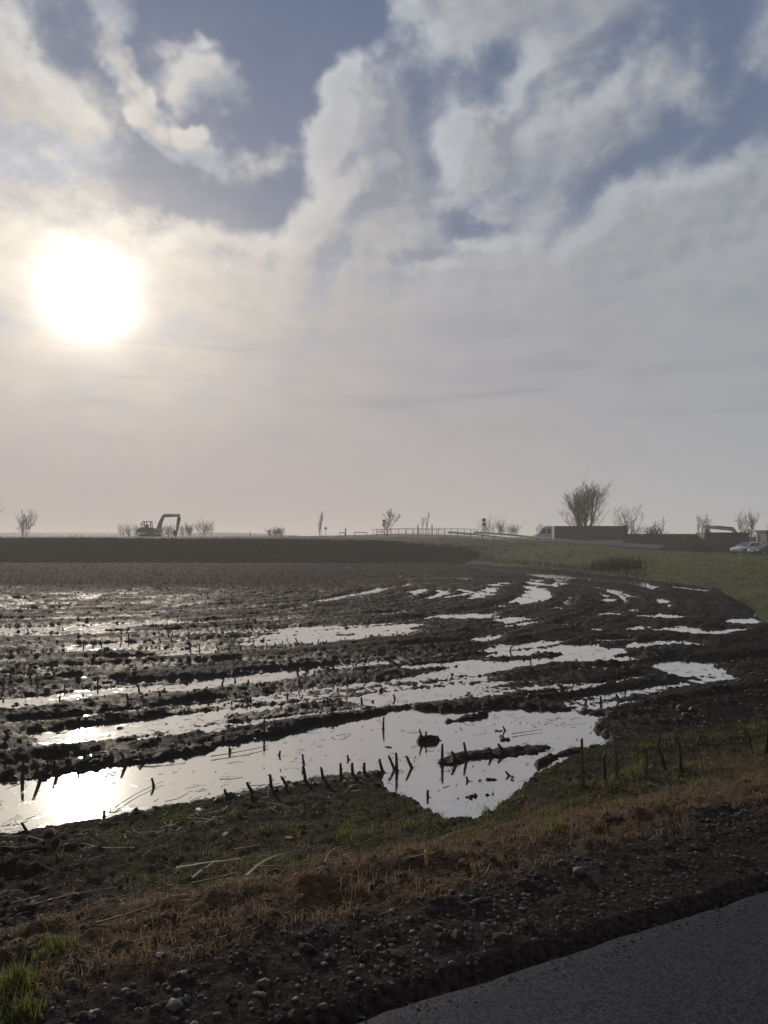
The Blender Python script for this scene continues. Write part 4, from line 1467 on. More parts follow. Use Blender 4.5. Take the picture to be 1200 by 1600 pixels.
M_CONC = plain("grey_concrete", rgb(0.24, 0.25, 0.26), 0.85, var=0.2, scale=2)
M_WHITE = plain("white_car_paint", rgb(0.46, 0.49, 0.55), 0.28, var=0.05, scale=1)
M_BLACKCAR = plain("dark_car_paint", rgb(0.035, 0.040, 0.050), 0.22, var=0.1, scale=1)
M_GLASS = plain("dark_glass", rgb(0.02, 0.024, 0.028), 0.15, var=0.1, scale=2)
M_LAMP = plain("lamp_glass", rgb(0.5, 0.52, 0.55), 0.15, var=0.1, scale=2)
M_SIGN = plain("sign_back", rgb(0.10, 0.10, 0.105), 0.55, 0.3, var=0.2, scale=4)
M_WOOD = plain("weathered_wood", rgb(0.055, 0.045, 0.036), 0.85, var=0.3, scale=6)
M_BRICK = plain("brown_shed_cladding", rgb(0.06, 0.047, 0.04), 0.8, var=0.3, scale=2)
M_ROOF = plain("dark_roof", rgb(0.03, 0.028, 0.027), 0.8, var=0.3, scale=2)


# ---- bare trees
def tube_list(paths, N=4):
    """paths: list of (points, radii) -> verts, faces"""
    V, F = [], []
    for pts, rad_ in paths:
        base = len(V)
        m = len(pts)
        for i in range(m):
            d = pts[min(i + 1, m - 1)] - pts[max(i - 1, 0)]
            if d.length < 1e-6: d = Vector((0, 0, 1))
            d.normalize()
            a = d.orthogonal().normalized(); b = d.cross(a)
            for j in range(N):
                th = 2 * math.pi * j / N
                V.append(pts[i] + (a * math.cos(th) + b * math.sin(th)) * rad_[i])
        for i in range(m - 1):
            for j in range(N):
                F.append((base + i * N + j, base + i * N + (j + 1) % N, base + (i + 1) * N + (j + 1) % N, base + (i + 1) * N + j))
    return np.array([tuple(v) for v in V]), np.array(F)


def grow(r_, p, d, L, r0, segs, bend, up):
    pts = [p.copy()]; rads = [r0]
    for i in range(segs):
        d = (d + Vector((r_.gauss(0, bend), r_.gauss(0, bend), r_.gauss(0, bend) + up))).normalized()
        p = p + d * (L / segs)
        pts.append(p.copy()); rads.append(r0 * (1 - 0.85 * (i + 1) / segs) + 0.003)
    return pts, rads, d


def make_tree(name, label, base, H, W, seed, stems=1, spread=0.25, n1=14, n2=5, n3=3, twig=0.012, angle=0.55, up=0.10, first=0.15, leaves=0, cat="tree",
              group="bare trees along the skyline", trunk_r=None, lean=0.0, basew=0.10, forks=1, lowest=0.62):
    r_ = random.Random(seed)
    root = empty(name, base)
    tag(root, label, cat, group)
    trunkp, crown, tips = [], [], []
    tr = trunk_r or H * 0.014
    stemlist = []
    for sidx in range(stems):
        az = 2 * math.pi * sidx / stems + r_.uniform(-.6, .6)
        off = basew * W * math.sqrt(r_.random()) if stems > 1 else 0
        tilt = spread * r_.uniform(0.2, 1.0) if stems > 1 else spread * 0.2
        d = Vector((math.cos(az) * tilt + lean, math.sin(az) * tilt, 1)).normalized()
        hh = H * (r_.uniform(lowest, 0.97) if sidx else 1.0)
        pts, rads, _ = grow(r_, Vector((math.cos(az) * off, math.sin(az) * off, -0.15)), d, hh, tr / math.sqrt(stems) * 1.2, 10, 0.085, up * 0.6)
        stemlist.append((pts, rads, hh, n1, first))
        for q_ in range(forks):                      # limbs that fork off and rise beside the stem
            i = r_.randint(1, 5)
            a = r_.uniform(0, 6.28); w_ = r_.uniform(0.3, 0.65)
            d2 = ((pts[i + 1] - pts[i]).normalized() + Vector((math.cos(a), math.sin(a), 0)) * w_).normalized()
            L2 = hh * (1 - i / 10) * r_.uniform(0.65, 0.95)
            p2, r2, _ = grow(r_, pts[i], d2, L2, rads[i] * 0.75, 10, 0.09, up * 0.8)
            stemlist.append((p2, r2, L2, max(4, int(n1 * 0.6)), 0.15))
    for pts, rads, hh, nb, fst in stemlist:
        trunkp.append((pts, rads))
        for k in range(nb):
            u = fst + (1 - fst) * (k + r_.random()) / nb
            f = u * 10; i = min(int(f), 9)
            p = pts[i].lerp(pts[i + 1], f - i)
            a = r_.uniform(0, 6.28)
            env = math.sin(math.pi * min(1, max(0.10, (u - fst * 0.6) / (1 - fst * 0.6))) ** 0.62) ** 0.8
            L = 0.5 * W * (0.2 + 0.8 * env) * r_.uniform(0.5, 1.15) / max(math.sin(angle), .35) * (0.55 if stems > 1 or forks else 1)
            an = angle * r_.uniform(0.7, 1.3)
            dd = Vector((math.cos(a) * math.sin(an), math.sin(a) * math.sin(an), math.cos(an)))
            q, qr, _ = grow(r_, p, dd, L, max(rads[i] * 0.45, twig * 1.3), 5, 0.13, up)
            (trunkp if u < 0.4 and L > W * 0.3 else crown).append((q, qr))
            for k2 in range(n2):
                u2 = 0.2 + 0.8 * (k2 + r_.random()) / n2
                f2 = u2 * 5; i2 = min(int(f2), 4)
                p2 = q[i2].lerp(q[i2 + 1], f2 - i2)
                b = r_.uniform(0, 6.28)
                base_d = (q[i2 + 1] - q[i2]).normalized()
                d2 = (base_d + Vector((math.cos(b), math.sin(b), r_.uniform(-0.2, 0.7))) * 0.7).normalized()
                L2 = L * r_.uniform(0.25, 0.55)
                q2, r2, _ = grow(r_, p2, d2, L2, twig, 3, 0.15, up)
                crown.append((q2, r2)); tips.append(q2[-1])
                for k3 in range(n3):
                    u3 = r_.uniform(0.2, 1.0) * 3; i3 = min(int(u3), 2)
                    p3 = q2[i3].lerp(q2[i3 + 1], u3 - i3)
                    d3 = ((q2[i3 + 1] - q2[i3]).normalized() + Vector((r_.gauss(0, .6), r_.gauss(0, .6), r_.uniform(-.1, .6)))).normalized()
                    q3, r3, _ = grow(r_, p3, d3, L2 * r_.uniform(0.35, 0.7), twig * 0.7, 2, 0.12, up)
                    crown.append((q3, r3)); tips.append(q3[-1])
    V, F = tube_list(trunkp, 6)
    o = link("trunk", np_mesh("trunk", V, F), root, M_BARK)
    V, F = tube_list(crown, 3)
    o = link("crown", np_mesh("crown", V, F), root, M_TWIG)
    if leaves:
        pick = [r_.choice(tips) for _ in range(leaves)]
        P = np.array([tuple(p) for p in pick]) + np.random.default_rng(seed).normal(0, 0.05, (leaves, 3))
        R2 = np.random.default_rng(seed + 1)
        lm = blade_mesh("leaves", [blades(P, R2.uniform(0.10, 0.2, leaves), R2.uniform(0.08, 0.14, leaves), 1.6, 0.3, r=R2)])
        lo = link("leaves", lm, root, M_LEAFB)
        lo["kind"] = "stuff"
    return root


def tree_px(name, label, px, py_top, wpx, dist, seed, **kw):
    b = stand(px, dist)
    top = at(px, py_top, dist)
    H = max(top.z - b.z, 0.4) * 0.88
    return make_tree(name, label, b, H, wpx * scale_at(dist), seed, **kw)


tree_px("bare_tree", "bare rounded tree standing alone at the far left on the dike", 38, 789, 46, 120, 1, stems=4, spread=0.16, n1=10, n2=5, n3=3, twig=0.014, angle=0.85, first=0.08, basew=0.12)
tree_px("bare_tree", "bare tree cut off by the left edge of the picture", -18, 775, 60, 118, 2, stems=3, spread=0.2, n1=10, n2=4, n3=3, twig=0.014, angle=0.8)
tree_px("slim_poplar", "slim faint poplar left of the small round sign", 500, 794, 16, 165, 3, stems=3, spread=0.05, n1=14, n2=4, n3=2, twig=0.014, angle=0.35, up=0.2, basew=0.2, forks=0)
tree_px("young_tree", "young tree still holding some leaves beside the bridge railing", 604, 789, 40, 140, 4, stems=1, spread=0.1, n1=16, n2=5, n3=2, twig=0.016, leaves=520, angle=0.9, first=0.15, trunk_r=0.07, forks=2)
tree_px("slim_tree", "slim bare sapling rising behind the bridge railing", 663, 794, 18, 146, 5, stems=2, spread=0.1, n1=8, n2=3, n3=1, twig=0.015, angle=0.4, up=0.2, basew=0.2)
tree_px("large_tree", "large dense bare tree with upright limbs behind the brown container", 911, 746, 88, 128, 21, stems=6, spread=0.34, lowest=0.68, n1=12, n2=6, n3=5, twig=0.016, angle=0.8, up=0.12, first=0.06, trunk_r=0.36, basew=0.14, forks=3)
tree_px("bare_tree", "open bare tree with a few leaves right of the large tree", 979, 777, 58, 122, 7, stems=3, spread=0.3, n1=8, n2=4, n3=2, twig=0.016, leaves=60, angle=0.7, basew=0.1, forks=2)
tree_px("slim_tree", "small bare tree between the dark bushes and the board fence", 1024, 799, 20, 118, 8, stems=2, spread=0.16, n1=8, n2=3, n3=2, twig=0.016, angle=0.5, basew=0.2)
tree_px("bare_tree", "bare upright tree behind the fence left of the pale digger arm", 1096, 799, 30, 135, 9, stems=3, spread=0.12, n1=10, n2=4, n3=3, twig=0.016, angle=0.5, up=0.16, basew=0.25)
tree_px("bare_tree", "bare many-stemmed tree behind the blue-black container near the right edge", 1170, 792, 46, 135, 10, stems=4, spread=0.14, n1=10, n2=4, n3=3, twig=0.016, angle=0.5, up=0.16, basew=0.3)
tree_px("bare_tree", "bare tree cut off by the right edge above the brown shed", 1212, 805, 36, 132, 16, stems=3, spread=0.2, n1=8, n2=4, n3=2, twig=0.016, angle=0.7)

SHRUBS = [(203, 828, 36, 150, "low bare shrub left of the excavator's cab"), (262, 823, 30, 156, "bare shrub seen through the excavator's arm"),
          (293, 824, 30, 152, "bare shrub just right of the excavator's bucket"), (321, 819, 40, 158, "tallest bare shrub right of the excavator"),
          (428, 828, 22, 165, "small bare shrub on the dike halfway between excavator and poplar"), (437, 824, 16, 168, "small upright shrub beside the halfway shrub"),
          (772, 819, 44, 150, "faint bare bush behind the ramp right of the double sign"), (798, 824, 34, 155, "low faint bush behind the ramp's guard rail"),
          (850, 816, 24, 140, "thin bare bush above the white van")]
for k, (px, py, w, dist, lab) in enumerate(SHRUBS):
    tree_px("shrub", lab, px, py, w, dist, 40 + k, stems=8 + k % 3, spread=0.28, n1=5, n2=4, n3=2, twig=0.013, cat="shrub", group="bare shrubs on the skyline", trunk_r=0.05, angle=0.6, first=0.12, basew=0.42, forks=1)
for k, (px, py, w, dist, lab, lv) in enumerate([(1000, 814, 44, 113, "dark dense bush left of the board fence's end", 700), (1022, 821, 34, 111, "smaller dark bush leaning over the board fence", 450),
                                               (1082, 846, 36, 95.5, "brown brushwood bush in front of the board fence", 420), (1105, 853, 26, 94.5, "low brown bush in front of the dark container", 220)]):
    tree_px("bush", lab, px, py, w, dist, 60 + k, stems=9, spread=0.5, n1=6, n2=4, n3=2, twig=0.016, cat="bush", group="bushes by the yard fence", trunk_r=0.06, leaves=lv, angle=0.7, basew=0.38, first=0.05)


# ---- excavators
def excavator(name, label, base, face, J, paint, house_len, cab_at):
    """J: boom joints in local metres (x forward, z up): foot, knee, elbow, wrist, bucket tip"""
    root = empty(name, base, 0 if face > 0 else math.pi)
    tag(root, label, "excavator", "excavators")
    for sgn in (-1, 1):
        bm = bmesh.new()
        pts = [(-1.75, 0.38), (-1.62, 0.10), (-1.35, 0.0), (1.35, 0.0), (1.62, 0.10), (1.75, 0.38), (1.62, 0.64), (1.35, 0.76), (-1.35, 0.76), (-1.62, 0.64)]
        add_prism(bm, pts, sgn * 0.95 - 0.25, sgn * 0.95 + 0.25)
        tr = part("track", bm, M_RUBBER, root)
        for k in range(5):
            bm = bmesh.new()
            xx = -1.2 + 0.6 * k
            add_tube(bm, (xx, sgn * 0.95 - sgn * 0.27, 0.3), (xx, sgn * 0.95 + sgn * 0.27, 0.3), 0.17, N=10)
            part("roller", bm, M_DARKSTEEL, tr)
    bm = bmesh.new(); add_tube(bm, (0, 0, 0.55), (0, 0, 0.95), 0.62, N=16)
    part("turntable", bm, M_DARKSTEEL, root)
    bm = bmesh.new()
    L = house_len
    add_prism(bm, [(-L * 0.5, 0.82), (L * 0.46, 0.82), (L * 0.52, 1.3), (L * 0.3, 1.6), (L * 0.15, 1.82), (-L * 0.42, 1.86), (-L * 0.52, 1.55)], -1.15, 1.15)
    part("house", bm, paint, root, bevel=0.05)
    bm = bmesh.new()
    add_prism(bm, [(-L * 0.62, 1.0), (-L * 0.5, 0.95), (-L * 0.5, 1.68), (-L * 0.56, 1.62)], -1.1, 1.1)
    part("counterweight", bm, M_DARKSTEEL, root, bevel=0.04)
    # cab: posts, roof, glass
    c0, c1 = cab_at
    bm = bmesh.new()
    for (xx, yy, lean_) in ((c0, -1.12, 0.08), (c0, -0.15, 0.08), (c1, -1.12, -0.16), (c1, -0.15, -0.16), ((c0 + c1) / 2, -1.12, 0), ):
        add_beam(bm, (xx, yy, 1.2), (xx + lean_, yy, 2.85), 0.14, 0.14)
    add_box(bm, ((c0 + c1) / 2, -0.635, 1.2), c1 - c0 + .14, 1.1, .12)
    cab = part("cab", bm, paint, root)
    bm = bmesh.new(); add_box(bm, ((c0 + c1) / 2 - 0.04, -0.635, 2.88), c1 - c0 + 0.1, 1.12, 0.10)
    part("cab_roof", bm, paint, cab, bevel=0.02)
    bm = bmesh.new(); add_box(bm, ((c0 + c1) / 2, -0.635, 1.35), c1 - c0 - 0.02, 1.02, 0.75)
    part("cab_door", bm, paint, cab)
    bm = bmesh.new(); add_box(bm, ((c0 + c1) / 2 - 0.1, -0.62, 1.95), 0.5, 0.55, 0.75)
    part("seat", bm, M_RUBBER, cab, bevel=0.04)
    bm = bmesh.new(); add_beam(bm, (c0 - 0.25, -1.15, 2.2), (c0 - 0.25, -1.15, 2.65), 0.05, 0.16); add_beam(bm, (c0, -1.15, 2.2), (c0 - 0.25, -1.15, 2.25), 0.03, 0.03)
    part("mirror", bm, M_DARKSTEEL, cab)
    bm = bmesh.new(); add_tube(bm, (-L * 0.3, 0.6, 1.7), (-L * 0.3, 0.6, 2.2), 0.06)
    part("exhaust", bm, M_DARKSTEEL, root)
    foot, knee, elbow, wrist, tip = [Vector((p[0], 0.25, p[1])) for p in J]
    bm = bmesh.new()
    add_beam(bm, foot, foot.lerp(knee, 0.55), 0.34, 0.42, 0.34, 0.62); add_beam(bm, foot.lerp(knee, 0.5), knee, 0.33, 0.62, 0.32, 0.46)
    part("boom", bm, paint, root)
    bm = bmesh.new()
    add_beam(bm, knee + (knee - elbow).normalized() * 0.15, elbow, 0.30, 0.46, 0.28, 0.36)
    part("jib", bm, paint, root)
    bm = bmesh.new()
    dn = (wrist - elbow).normalized()
    add_beam(bm, elbow - dn * 0.25, elbow.lerp(wrist, 0.25), 0.27, 0.36, 0.27, 0.46); add_beam(bm, elbow.lerp(wrist, 0.25), wrist, 0.265, 0.44, 0.22, 0.24)
    part("stick", bm, paint, root)
    sx = 1.0
    bm = bmesh.new()
    bx, bz = wrist.x, wrist.z
    dd = (tip - wrist); n_ = Vector((-dd.z, 0, dd.x)).normalized() * 0.55
    prof = [wrist + n_ * 0.15, wrist - n_ * 0.75, wrist.lerp(tip, 0.45) - n_ * 1.05, wrist.lerp(tip, 0.85) - n_ * 0.75, tip, wrist.lerp(tip, 0.55) + n_ * 0.2]
    add_prism(bm, [(p.x, p.z) for p in prof], -0.2, 0.7)
    bk = part("bucket", bm, M_DARKSTEEL, root)
    for k in range(4):
        bm = bmesh.new(); yy = -0.12 + 0.25 * k
        add_beam(bm, (tip.x, yy, tip.z), (tip.x + dd.x * 0.15, yy, tip.z + dd.z * 0.15), 0.07, 0.06, 0.03, 0.02)
        part("tooth", bm, M_DARKSTEEL, bk)
    for a, b in ((Vector((foot.x + 0.55, 0.25, foot.z - 0.25)), foot.lerp(knee, 0.62) + Vector((0.22, 0, -0.05))),
                 (knee + Vector((0.0, 0, 0.28)), elbow - dn * 0.3 + Vector((0, 0, 0.02))),
                 (elbow.lerp(wrist, 0.12) + n_ * 0.62, wrist + n_ * 0.35)):
        for yy in (-0.14, 0.14):
            bm = bmesh.new(); o2 = Vector((0, yy, 0))
            add_tube(bm, a + o2, a.lerp(b, 0.6) + o2, 0.07); add_tube(bm, a.lerp(b, 0.55) + o2, b + o2, 0.04)
            part("hydraulic_cylinder", bm, M_DARKSTEEL, root)
    return root


b = stand(235, 138); b.z -= 0.05
excavator("excavator", "excavator with raised arm on the dike, dark against the mist", b, 1,
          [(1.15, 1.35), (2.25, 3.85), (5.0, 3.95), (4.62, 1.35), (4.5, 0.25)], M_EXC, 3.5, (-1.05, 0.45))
b = stand(1166, 116)
excavator("excavator", "pale excavator behind the dark container, only its arm showing", b, -1,
          [(1.1, 1.5), (2.1, 3.0), (6.05, 3.35), (5.1, 1.4), (4.7, 0.5)], M_EXC2, 3.4, (-0.9, 0.5))


# ---- cars
def loft(bm, rings):
    prev = None
    for ring in rings:
        cur = [bm.verts.new(p) for p in ring]
        if prev:
            n = len(cur)
            for i in range(n):
                bm.faces.new((prev[i], prev[(i + 1) % n], cur[(i + 1) % n], cur[i]))
        else:
            bm.faces.new(cur[::-1])
        prev = cur
    bm.faces.new(prev)


def car(label, base, rz, paint, L=4.3, W=0.88, H=1.46):
    root = empty("parked_car", base, rz)
    tag(root, label, "car", "cars parked beside the far road")
    f = L / 4.3
    st = [(-2.15, .42, .70, .72), (-2.08, .30, .92, .84), (-1.7, .22, .98, .96), (-0.9, .20, .99, 1.0), (0.2, .20, .97, 1.0), (0.95, .20, .95, .99), (1.45, .22, .87, .96),
          (1.85, .24, .78, .88), (2.08, .30, .68, .76), (2.15, .40, .58, .68)]
    bm = bmesh.new()
    rings = []
    for x_, zb, zt, w in st:
        w *= W; mz = zb + (zt - zb) * .55
        rings.append([(x_ * f, -w * .9, zb), (x_ * f, -w, mz - .08), (x_ * f, -w, mz + .05), (x_ * f, -w * .92, zt - .03), (x_ * f, -w * .6, zt + .012),
                      (x_ * f, w * .6, zt + .012), (x_ * f, w * .92, zt - .03), (x_ * f, w, mz + .05), (x_ * f, w, mz - .08), (x_ * f, w * .9, zb)])
    loft(bm, rings)
    body = part("body", bm, paint, root, smooth=True)
    bm = bmesh.new()                                        # cabin
    cb = [(-1.95, .96, .96, .80), (-1.5, .96, 1.30, .74), (-1.0, .96, H - .03, .70), (-0.4, .96, H, .69), (0.15, .96, H - .03, .69), (0.55, .95, 1.25, .74), (1.02, .94, .955, .82)]
    rings = []
    for x_, zb, zt, w in cb:
        zt = max(zt, zb + .01)
        wb = W * .92
        rings.append([(x_ * f, -wb, zb), (x_ * f, -(wb * .35 + w * .65) * 1.0, zb + (zt - zb) * .6), (x_ * f, -w * .93, zt - .02), (x_ * f, -w * .6, zt), (x_ * f, w * .6, zt), (x_ * f, w * .93, zt - .02),
                      (x_ * f, (wb * .35 + w * .65), zb + (zt - zb) * .6), (x_ * f, wb, zb)])
    loft(bm, rings)
    part("cabin", bm, paint, body, smooth=True)

    def pane(name, pts):
        bm_ = bmesh.new()
        c = [Vector(p) for p in pts]
        n_ = (c[1] - c[0]).cross(c[2] - c[0]).normalized() * 0.006
        a = [bm_.verts.new(p + n_) for p in c]; b_ = [bm_.verts.new(p - n_) for p in c]
        bm_.faces.new(a); bm_.faces.new(b_[::-1])
        for i in range(len(c)):
            bm_.faces.new((a[i], a[(i + 1) % len(c)], b_[(i + 1) % len(c)], b_[i]))
        part(name, bm_, M_GLASS, root)
    pane("windscreen", [(1.03 * f, -.66, .985), (1.03 * f, .66, .985), (.20 * f, .56, H - .02), (.20 * f, -.56, H - .02)])
    pane("rear_window", [(-1.93 * f, -.62, 1.0), (-1.93 * f, .62, 1.0), (-1.02 * f, .54, H - .01), (-1.02 * f, -.54, H - .01)])
    for sgn in (-1, 1):
        y0, y1 = sgn * W * .955, sgn * W * .80
        pane("side_window", [(.82 * f, y0, 1.0), (-.30 * f, y0, 1.0), (-.30 * f, y1, H - .12), (.22 * f, y1, H - .12)])
        pane("side_window", [(-.38 * f, y0, 1.0), (-1.45 * f, y0, 1.01), (-1.0 * f, y1, H - .13), (-.38 * f, y1, H - .12)])
        for xx in (-1.32, 1.33):
            bm = bmesh.new(); add_tube(bm, (xx * f, sgn * (W - .20), .32), (xx * f, sgn * (W + .02), .32), .32, N=20)
            wh = part("wheel", bm, M_RUBBER, root)
            bm = bmesh.new(); add_tube(bm, (xx * f, sgn * (W + .0), .32), (xx * f, sgn * (W + .035), .32), .20, .17, N=14)
            part("rim", bm, M_STEEL, wh)
        bm = bmesh.new(); add_prism(bm, [(1.83 * f, .62), (2.115 * f, .56), (2.09 * f, .67), (1.86 * f, .755)], sgn * .50, sgn * .775)
        part("headlight", bm, M_LAMP, root)
        bm = bmesh.new(); add_box(bm, (.78 * f, sgn * (W + .08), 1.02), .12, .18, .13)
        part("mirror", bm, paint, root, bevel=.02)
    bm = bmesh.new(); add_box(bm, (2.14 * f, 0, .44), .05, .95, .12)
    part("grille", bm, M_RUBBER, root)
    bm = bmesh.new(); add_box(bm, (2.175 * f, 0, .52), .02, .50, .11)
    part("number_plate", bm, M_LAMP, root)
    return root


b = stand(1169, 91.0); car("white parked car in front of the dark container, facing left", b, math.radians(200), M_WHITE)
b = stand(1199, 87.0); car("dark parked car cut off by the right edge, overlapping the white car", b, math.radians(196), M_BLACKCAR)

# ---- white van beside the brown container
b = stand(856, 124.0)
root = empty("white_van", b, math.pi); tag(root, "white van with sloping windscreen at the left end of the brown container", "van")
bm = bmesh.new()
add_prism(bm, [(-2.9, .35), (2.45, .35), (2.6, .55), (2.55, .95), (1.75, 1.25), (1.05, 2.25), (0.6, 2.5), (-2.85, 2.5), (-2.95, 2.3)], -1.0, 1.0)
body = part("body", bm, M_WHITE, root, bevel=.05)
bm = bmesh.new(); add_prism(bm, [(1.70, 1.30), (1.76, 1.30), (1.12, 2.22), (1.06, 2.22)], -.86, .86); part("windscreen", bm, M_GLASS, root)
for sgn in (-1, 1):
    bm = bmesh.new(); add_prism(bm, [(1.45, 1.35), (.55, 1.35), (.55, 2.15), (.95, 2.15)], sgn * 1.0, sgn * 1.015); part("side_window", bm, M_GLASS, root)
    bm = bmesh.new(); add_prism(bm, [(.35, 1.35), (-.9, 1.35), (-.9, 2.1), (.35, 2.1)], sgn * 1.0, sgn * 1.015); part("side_window", bm, M_GLASS, root)
    for xx in (-1.9, 1.7):
        bm = bmesh.new(); add_tube(bm, (xx, sgn * .8, .36), (xx, sgn * 1.03, .36), .36, N=18); wh = part("wheel", bm, M_RUBBER, root)
        bm = bmesh.new(); add_tube(bm, (xx, sgn * 1.02, .36), (xx, sgn * 1.045, .36), .2, N=12); part("rim", bm, M_STEEL, wh)
    bm = bmesh.new(); add_box(bm, (2.57, sgn * .7, .82), .08, .35, .2); part("headlight", bm, M_LAMP, root)


# ---- containers: corrugated sides between corner posts and rails
def container(name, label, base, rz, L, H, W, mat):
    root = empty(name, base, rz); tag(root, label, "container", "storage containers in the yard")
    for sy in (-1, 1):
        bm = bmesh.new()
        n = int(L / 0.14); pr = []
        for i in range(n + 1):
            xx = -L / 2 + 0.1 + (L - 0.2) * i / n
            off = 0.035 if (i % 4) in (0, 1) else 0.0
            pr.append((xx, sy * (W / 2 - off)))
        A = [bm.verts.new((p[0], p[1], 0.14)) for p in pr]; B = [bm.verts.new((p[0], p[1], H - 0.1)) for p in pr]
        for i in range(n): bm.faces.new((A[i], A[i + 1], B[i + 1], B[i]))
        part("side_wall", bm, mat, root)
        for zz in (0.07, H - 0.06):
            bm = bmesh.new(); add_box(bm, (0, sy * (W / 2 + .01), zz), L - 0.2, 0.1, 0.13); part("rail", bm, mat, root)
        for sx in (-1, 1):
            bm = bmesh.new(); add_box(bm, (sx * (L / 2 - .06), sy * (W / 2 - .045), H / 2), 0.14, 0.15, H); part("corner_post", bm, mat, root)
    for sx in (-1, 1):
        bm = bmesh.new(); add_box(bm, (sx * (L / 2 - .05), 0, H / 2), 0.06, W - .2, H - .1); dr = part("door" if sx > 0 else "end_wall", bm, mat, root)
        if sx > 0:
            for yy in (-.7, -.3, .3, .7):
                bm = bmesh.new(); add_tube(bm, (sx * (L / 2 + .0), yy, .15), (sx * (L / 2 + .0), yy, H - .15), .025); part("lock_rod", bm, M_STEEL, dr)
    bm = bmesh.new(); add_box(bm, (0, 0, H - .05), L - .1, W - .12, .06); part("roof", bm, mat, root)
    return root


c = at(920, 848, 118.5)
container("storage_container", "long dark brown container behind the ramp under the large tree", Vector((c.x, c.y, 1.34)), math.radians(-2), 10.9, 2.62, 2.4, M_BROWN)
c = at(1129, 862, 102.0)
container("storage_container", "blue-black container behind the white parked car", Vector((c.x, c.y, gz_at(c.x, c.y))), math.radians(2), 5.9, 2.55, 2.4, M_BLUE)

# board fence between the containers
a = at(974, 850, 104.0); b = at(1096, 850, 103.2)
d = Vector((b.x - a.x, b.y - a.y, 0)); Lf = d.length; d.normalize()
root = empty("board_fence", (a.x, a.y, 0), math.atan2(d.y, d.x)); tag(root, "dark board fence between the brown and the blue-black container", "fence")
npan = 6; w = Lf / npan
for k in range(npan):
    zb = gz_at(a.x + d.x * w * (k + .5), a.y + d.y * w * (k + .5)) - 0.05
    H = 2.72 - zb
    pan = bmesh.new()
    add_box(pan, (w * (k + .5), 0.05, zb + H * .2), w - .1, .04, .10); add_box(pan, (w * (k + .5), 0.05, zb + H * .85), w - .1, .04, .10)
    pn_ = part("panel", pan, M_BOARD, root)
    nb = 10
    for j in range(nb):
        bm = bmesh.new(); add_box(bm, (w * k + w * (j + .5) / nb, 0.0 - .006 * (j % 2), zb + H / 2 + rs.uniform(-.015, .015)), w / nb - .012, .03, H)
        part("board", bm, M_BOARD, pn_)
for k in range(npan + 1):
    zb = gz_at(a.x + d.x * w * k, a.y + d.y * w * k) - .1
    bm = bmesh.new(); add_box(bm, (w * k, .09, (2.76 + zb) / 2), .12, .10, 2.76 - zb); part("post", bm, M_BOARD, root)

# low concrete wall before the brown container
c = at(951, 848, 113.5)
root = empty("concrete_wall", (c.x, c.y, 0.75)); tag(root, "low pale grey concrete wall in front of the brown container's right end", "wall")
for k in range(3):
    bm = bmesh.new(); add_box(bm, (-1.45 + 1.45 * k, 0, .55), 1.43, .45, 1.1); part("block", bm, M_CONC, root, bevel=.03)

# brown shed at the right edge
c = stand(1212, 112)
root = empty("brown_shed", c); tag(root, "brown shed cut off by the right edge behind the cars", "shed")
bm = bmesh.new(); add_box(bm, (0, 0, 1.35), 4.2, 3.0, 2.7); part("wall", bm, M_BRICK, root)
bm = bmesh.new(); add_prism(bm, [(-2.3, 2.7), (2.3, 2.7), (2.3, 2.85), (-2.3, 3.0)], -1.7, 1.7); rf = part("roof", bm, M_ROOF, root)
bm = bmesh.new(); add_tube(bm, (.4, 0, 2.8), (.4, 0, 3.5), .12); part("flue", bm, M_DARKSTEEL, rf)
bm = bmesh.new(); add_box(bm, (-.9, -1.51, 1.0), .9, .05, 2.0); dr = part("door", bm, M_WOOD, root)
c = stand(1187, 113)
root = empty("pale_tank", c); tag(root, "small pale tank between the blue-black container and the brown shed", "tank")
bm = bmesh.new(); add_tube(bm, (0, 0, .2), (0, 0, 2.2), .5, N=18); part("body", bm, M_EXC2, root)
bm = bmesh.new(); add_tube(bm, (0, 0, 2.2), (0, 0, 2.5), .5, .15, N=18); part("lid", bm, M_STEEL, root)
bm = bmesh.new(); add_box(bm, (0, 0, .1), 1.1, 1.1, .22); part("stand", bm, M_DARKSTEEL, root)


# ---- guard rails along the ramp and the bridge railing
def far_pts(off, i0, i1):
    out = []
    for p, d_, n_ in FAR[i0:i1]:
        q = p + n_ * off
        out.append(Vector((q.x, q.y, q.z)))
    return out


def resample(pts, step):
    out = [pts[0].copy()]; acc = 0.0
    for a_, b_ in zip(pts[:-1], pts[1:]):
        L_ = (b_ - a_).length; pos = step - acc
        while pos <= L_:
            out.append(a_.lerp(b_, pos / L_)); pos += step
        acc = (acc + L_) % step
    return out


def sweep(bm, pts, profile):
    """profile: (side, up) list, swept open"""
    rings = []
    for i, p in enumerate(pts):
        d_ = pts[min(i + 1, len(pts) - 1)] - pts[max(i - 1, 0)]; d_.z = 0; d_.normalize()
        n_ = Vector((-d_.y, d_.x, 0))
        rings.append([bm.verts.new(p + n_ * a_ + Vector((0, 0, b_))) for a_, b_ in profile])
    n = len(profile)
    for A, B in zip(rings[:-1], rings[1:]):
        for j in range(n):
            bm.faces.new((A[j], A[(j + 1) % n], B[(j + 1) % n], B[j]))
    bm.faces.new(rings[0][::-1]); bm.faces.new(rings[-1])


WBEAM = [(0.0, 0.46), (0.05, 0.50), (0.05, 0.56), (0.01, 0.61), (0.05, 0.66), (0.05, 0.72), (0.0, 0.77), (-0.02, 0.77), (-0.02, 0.46)]


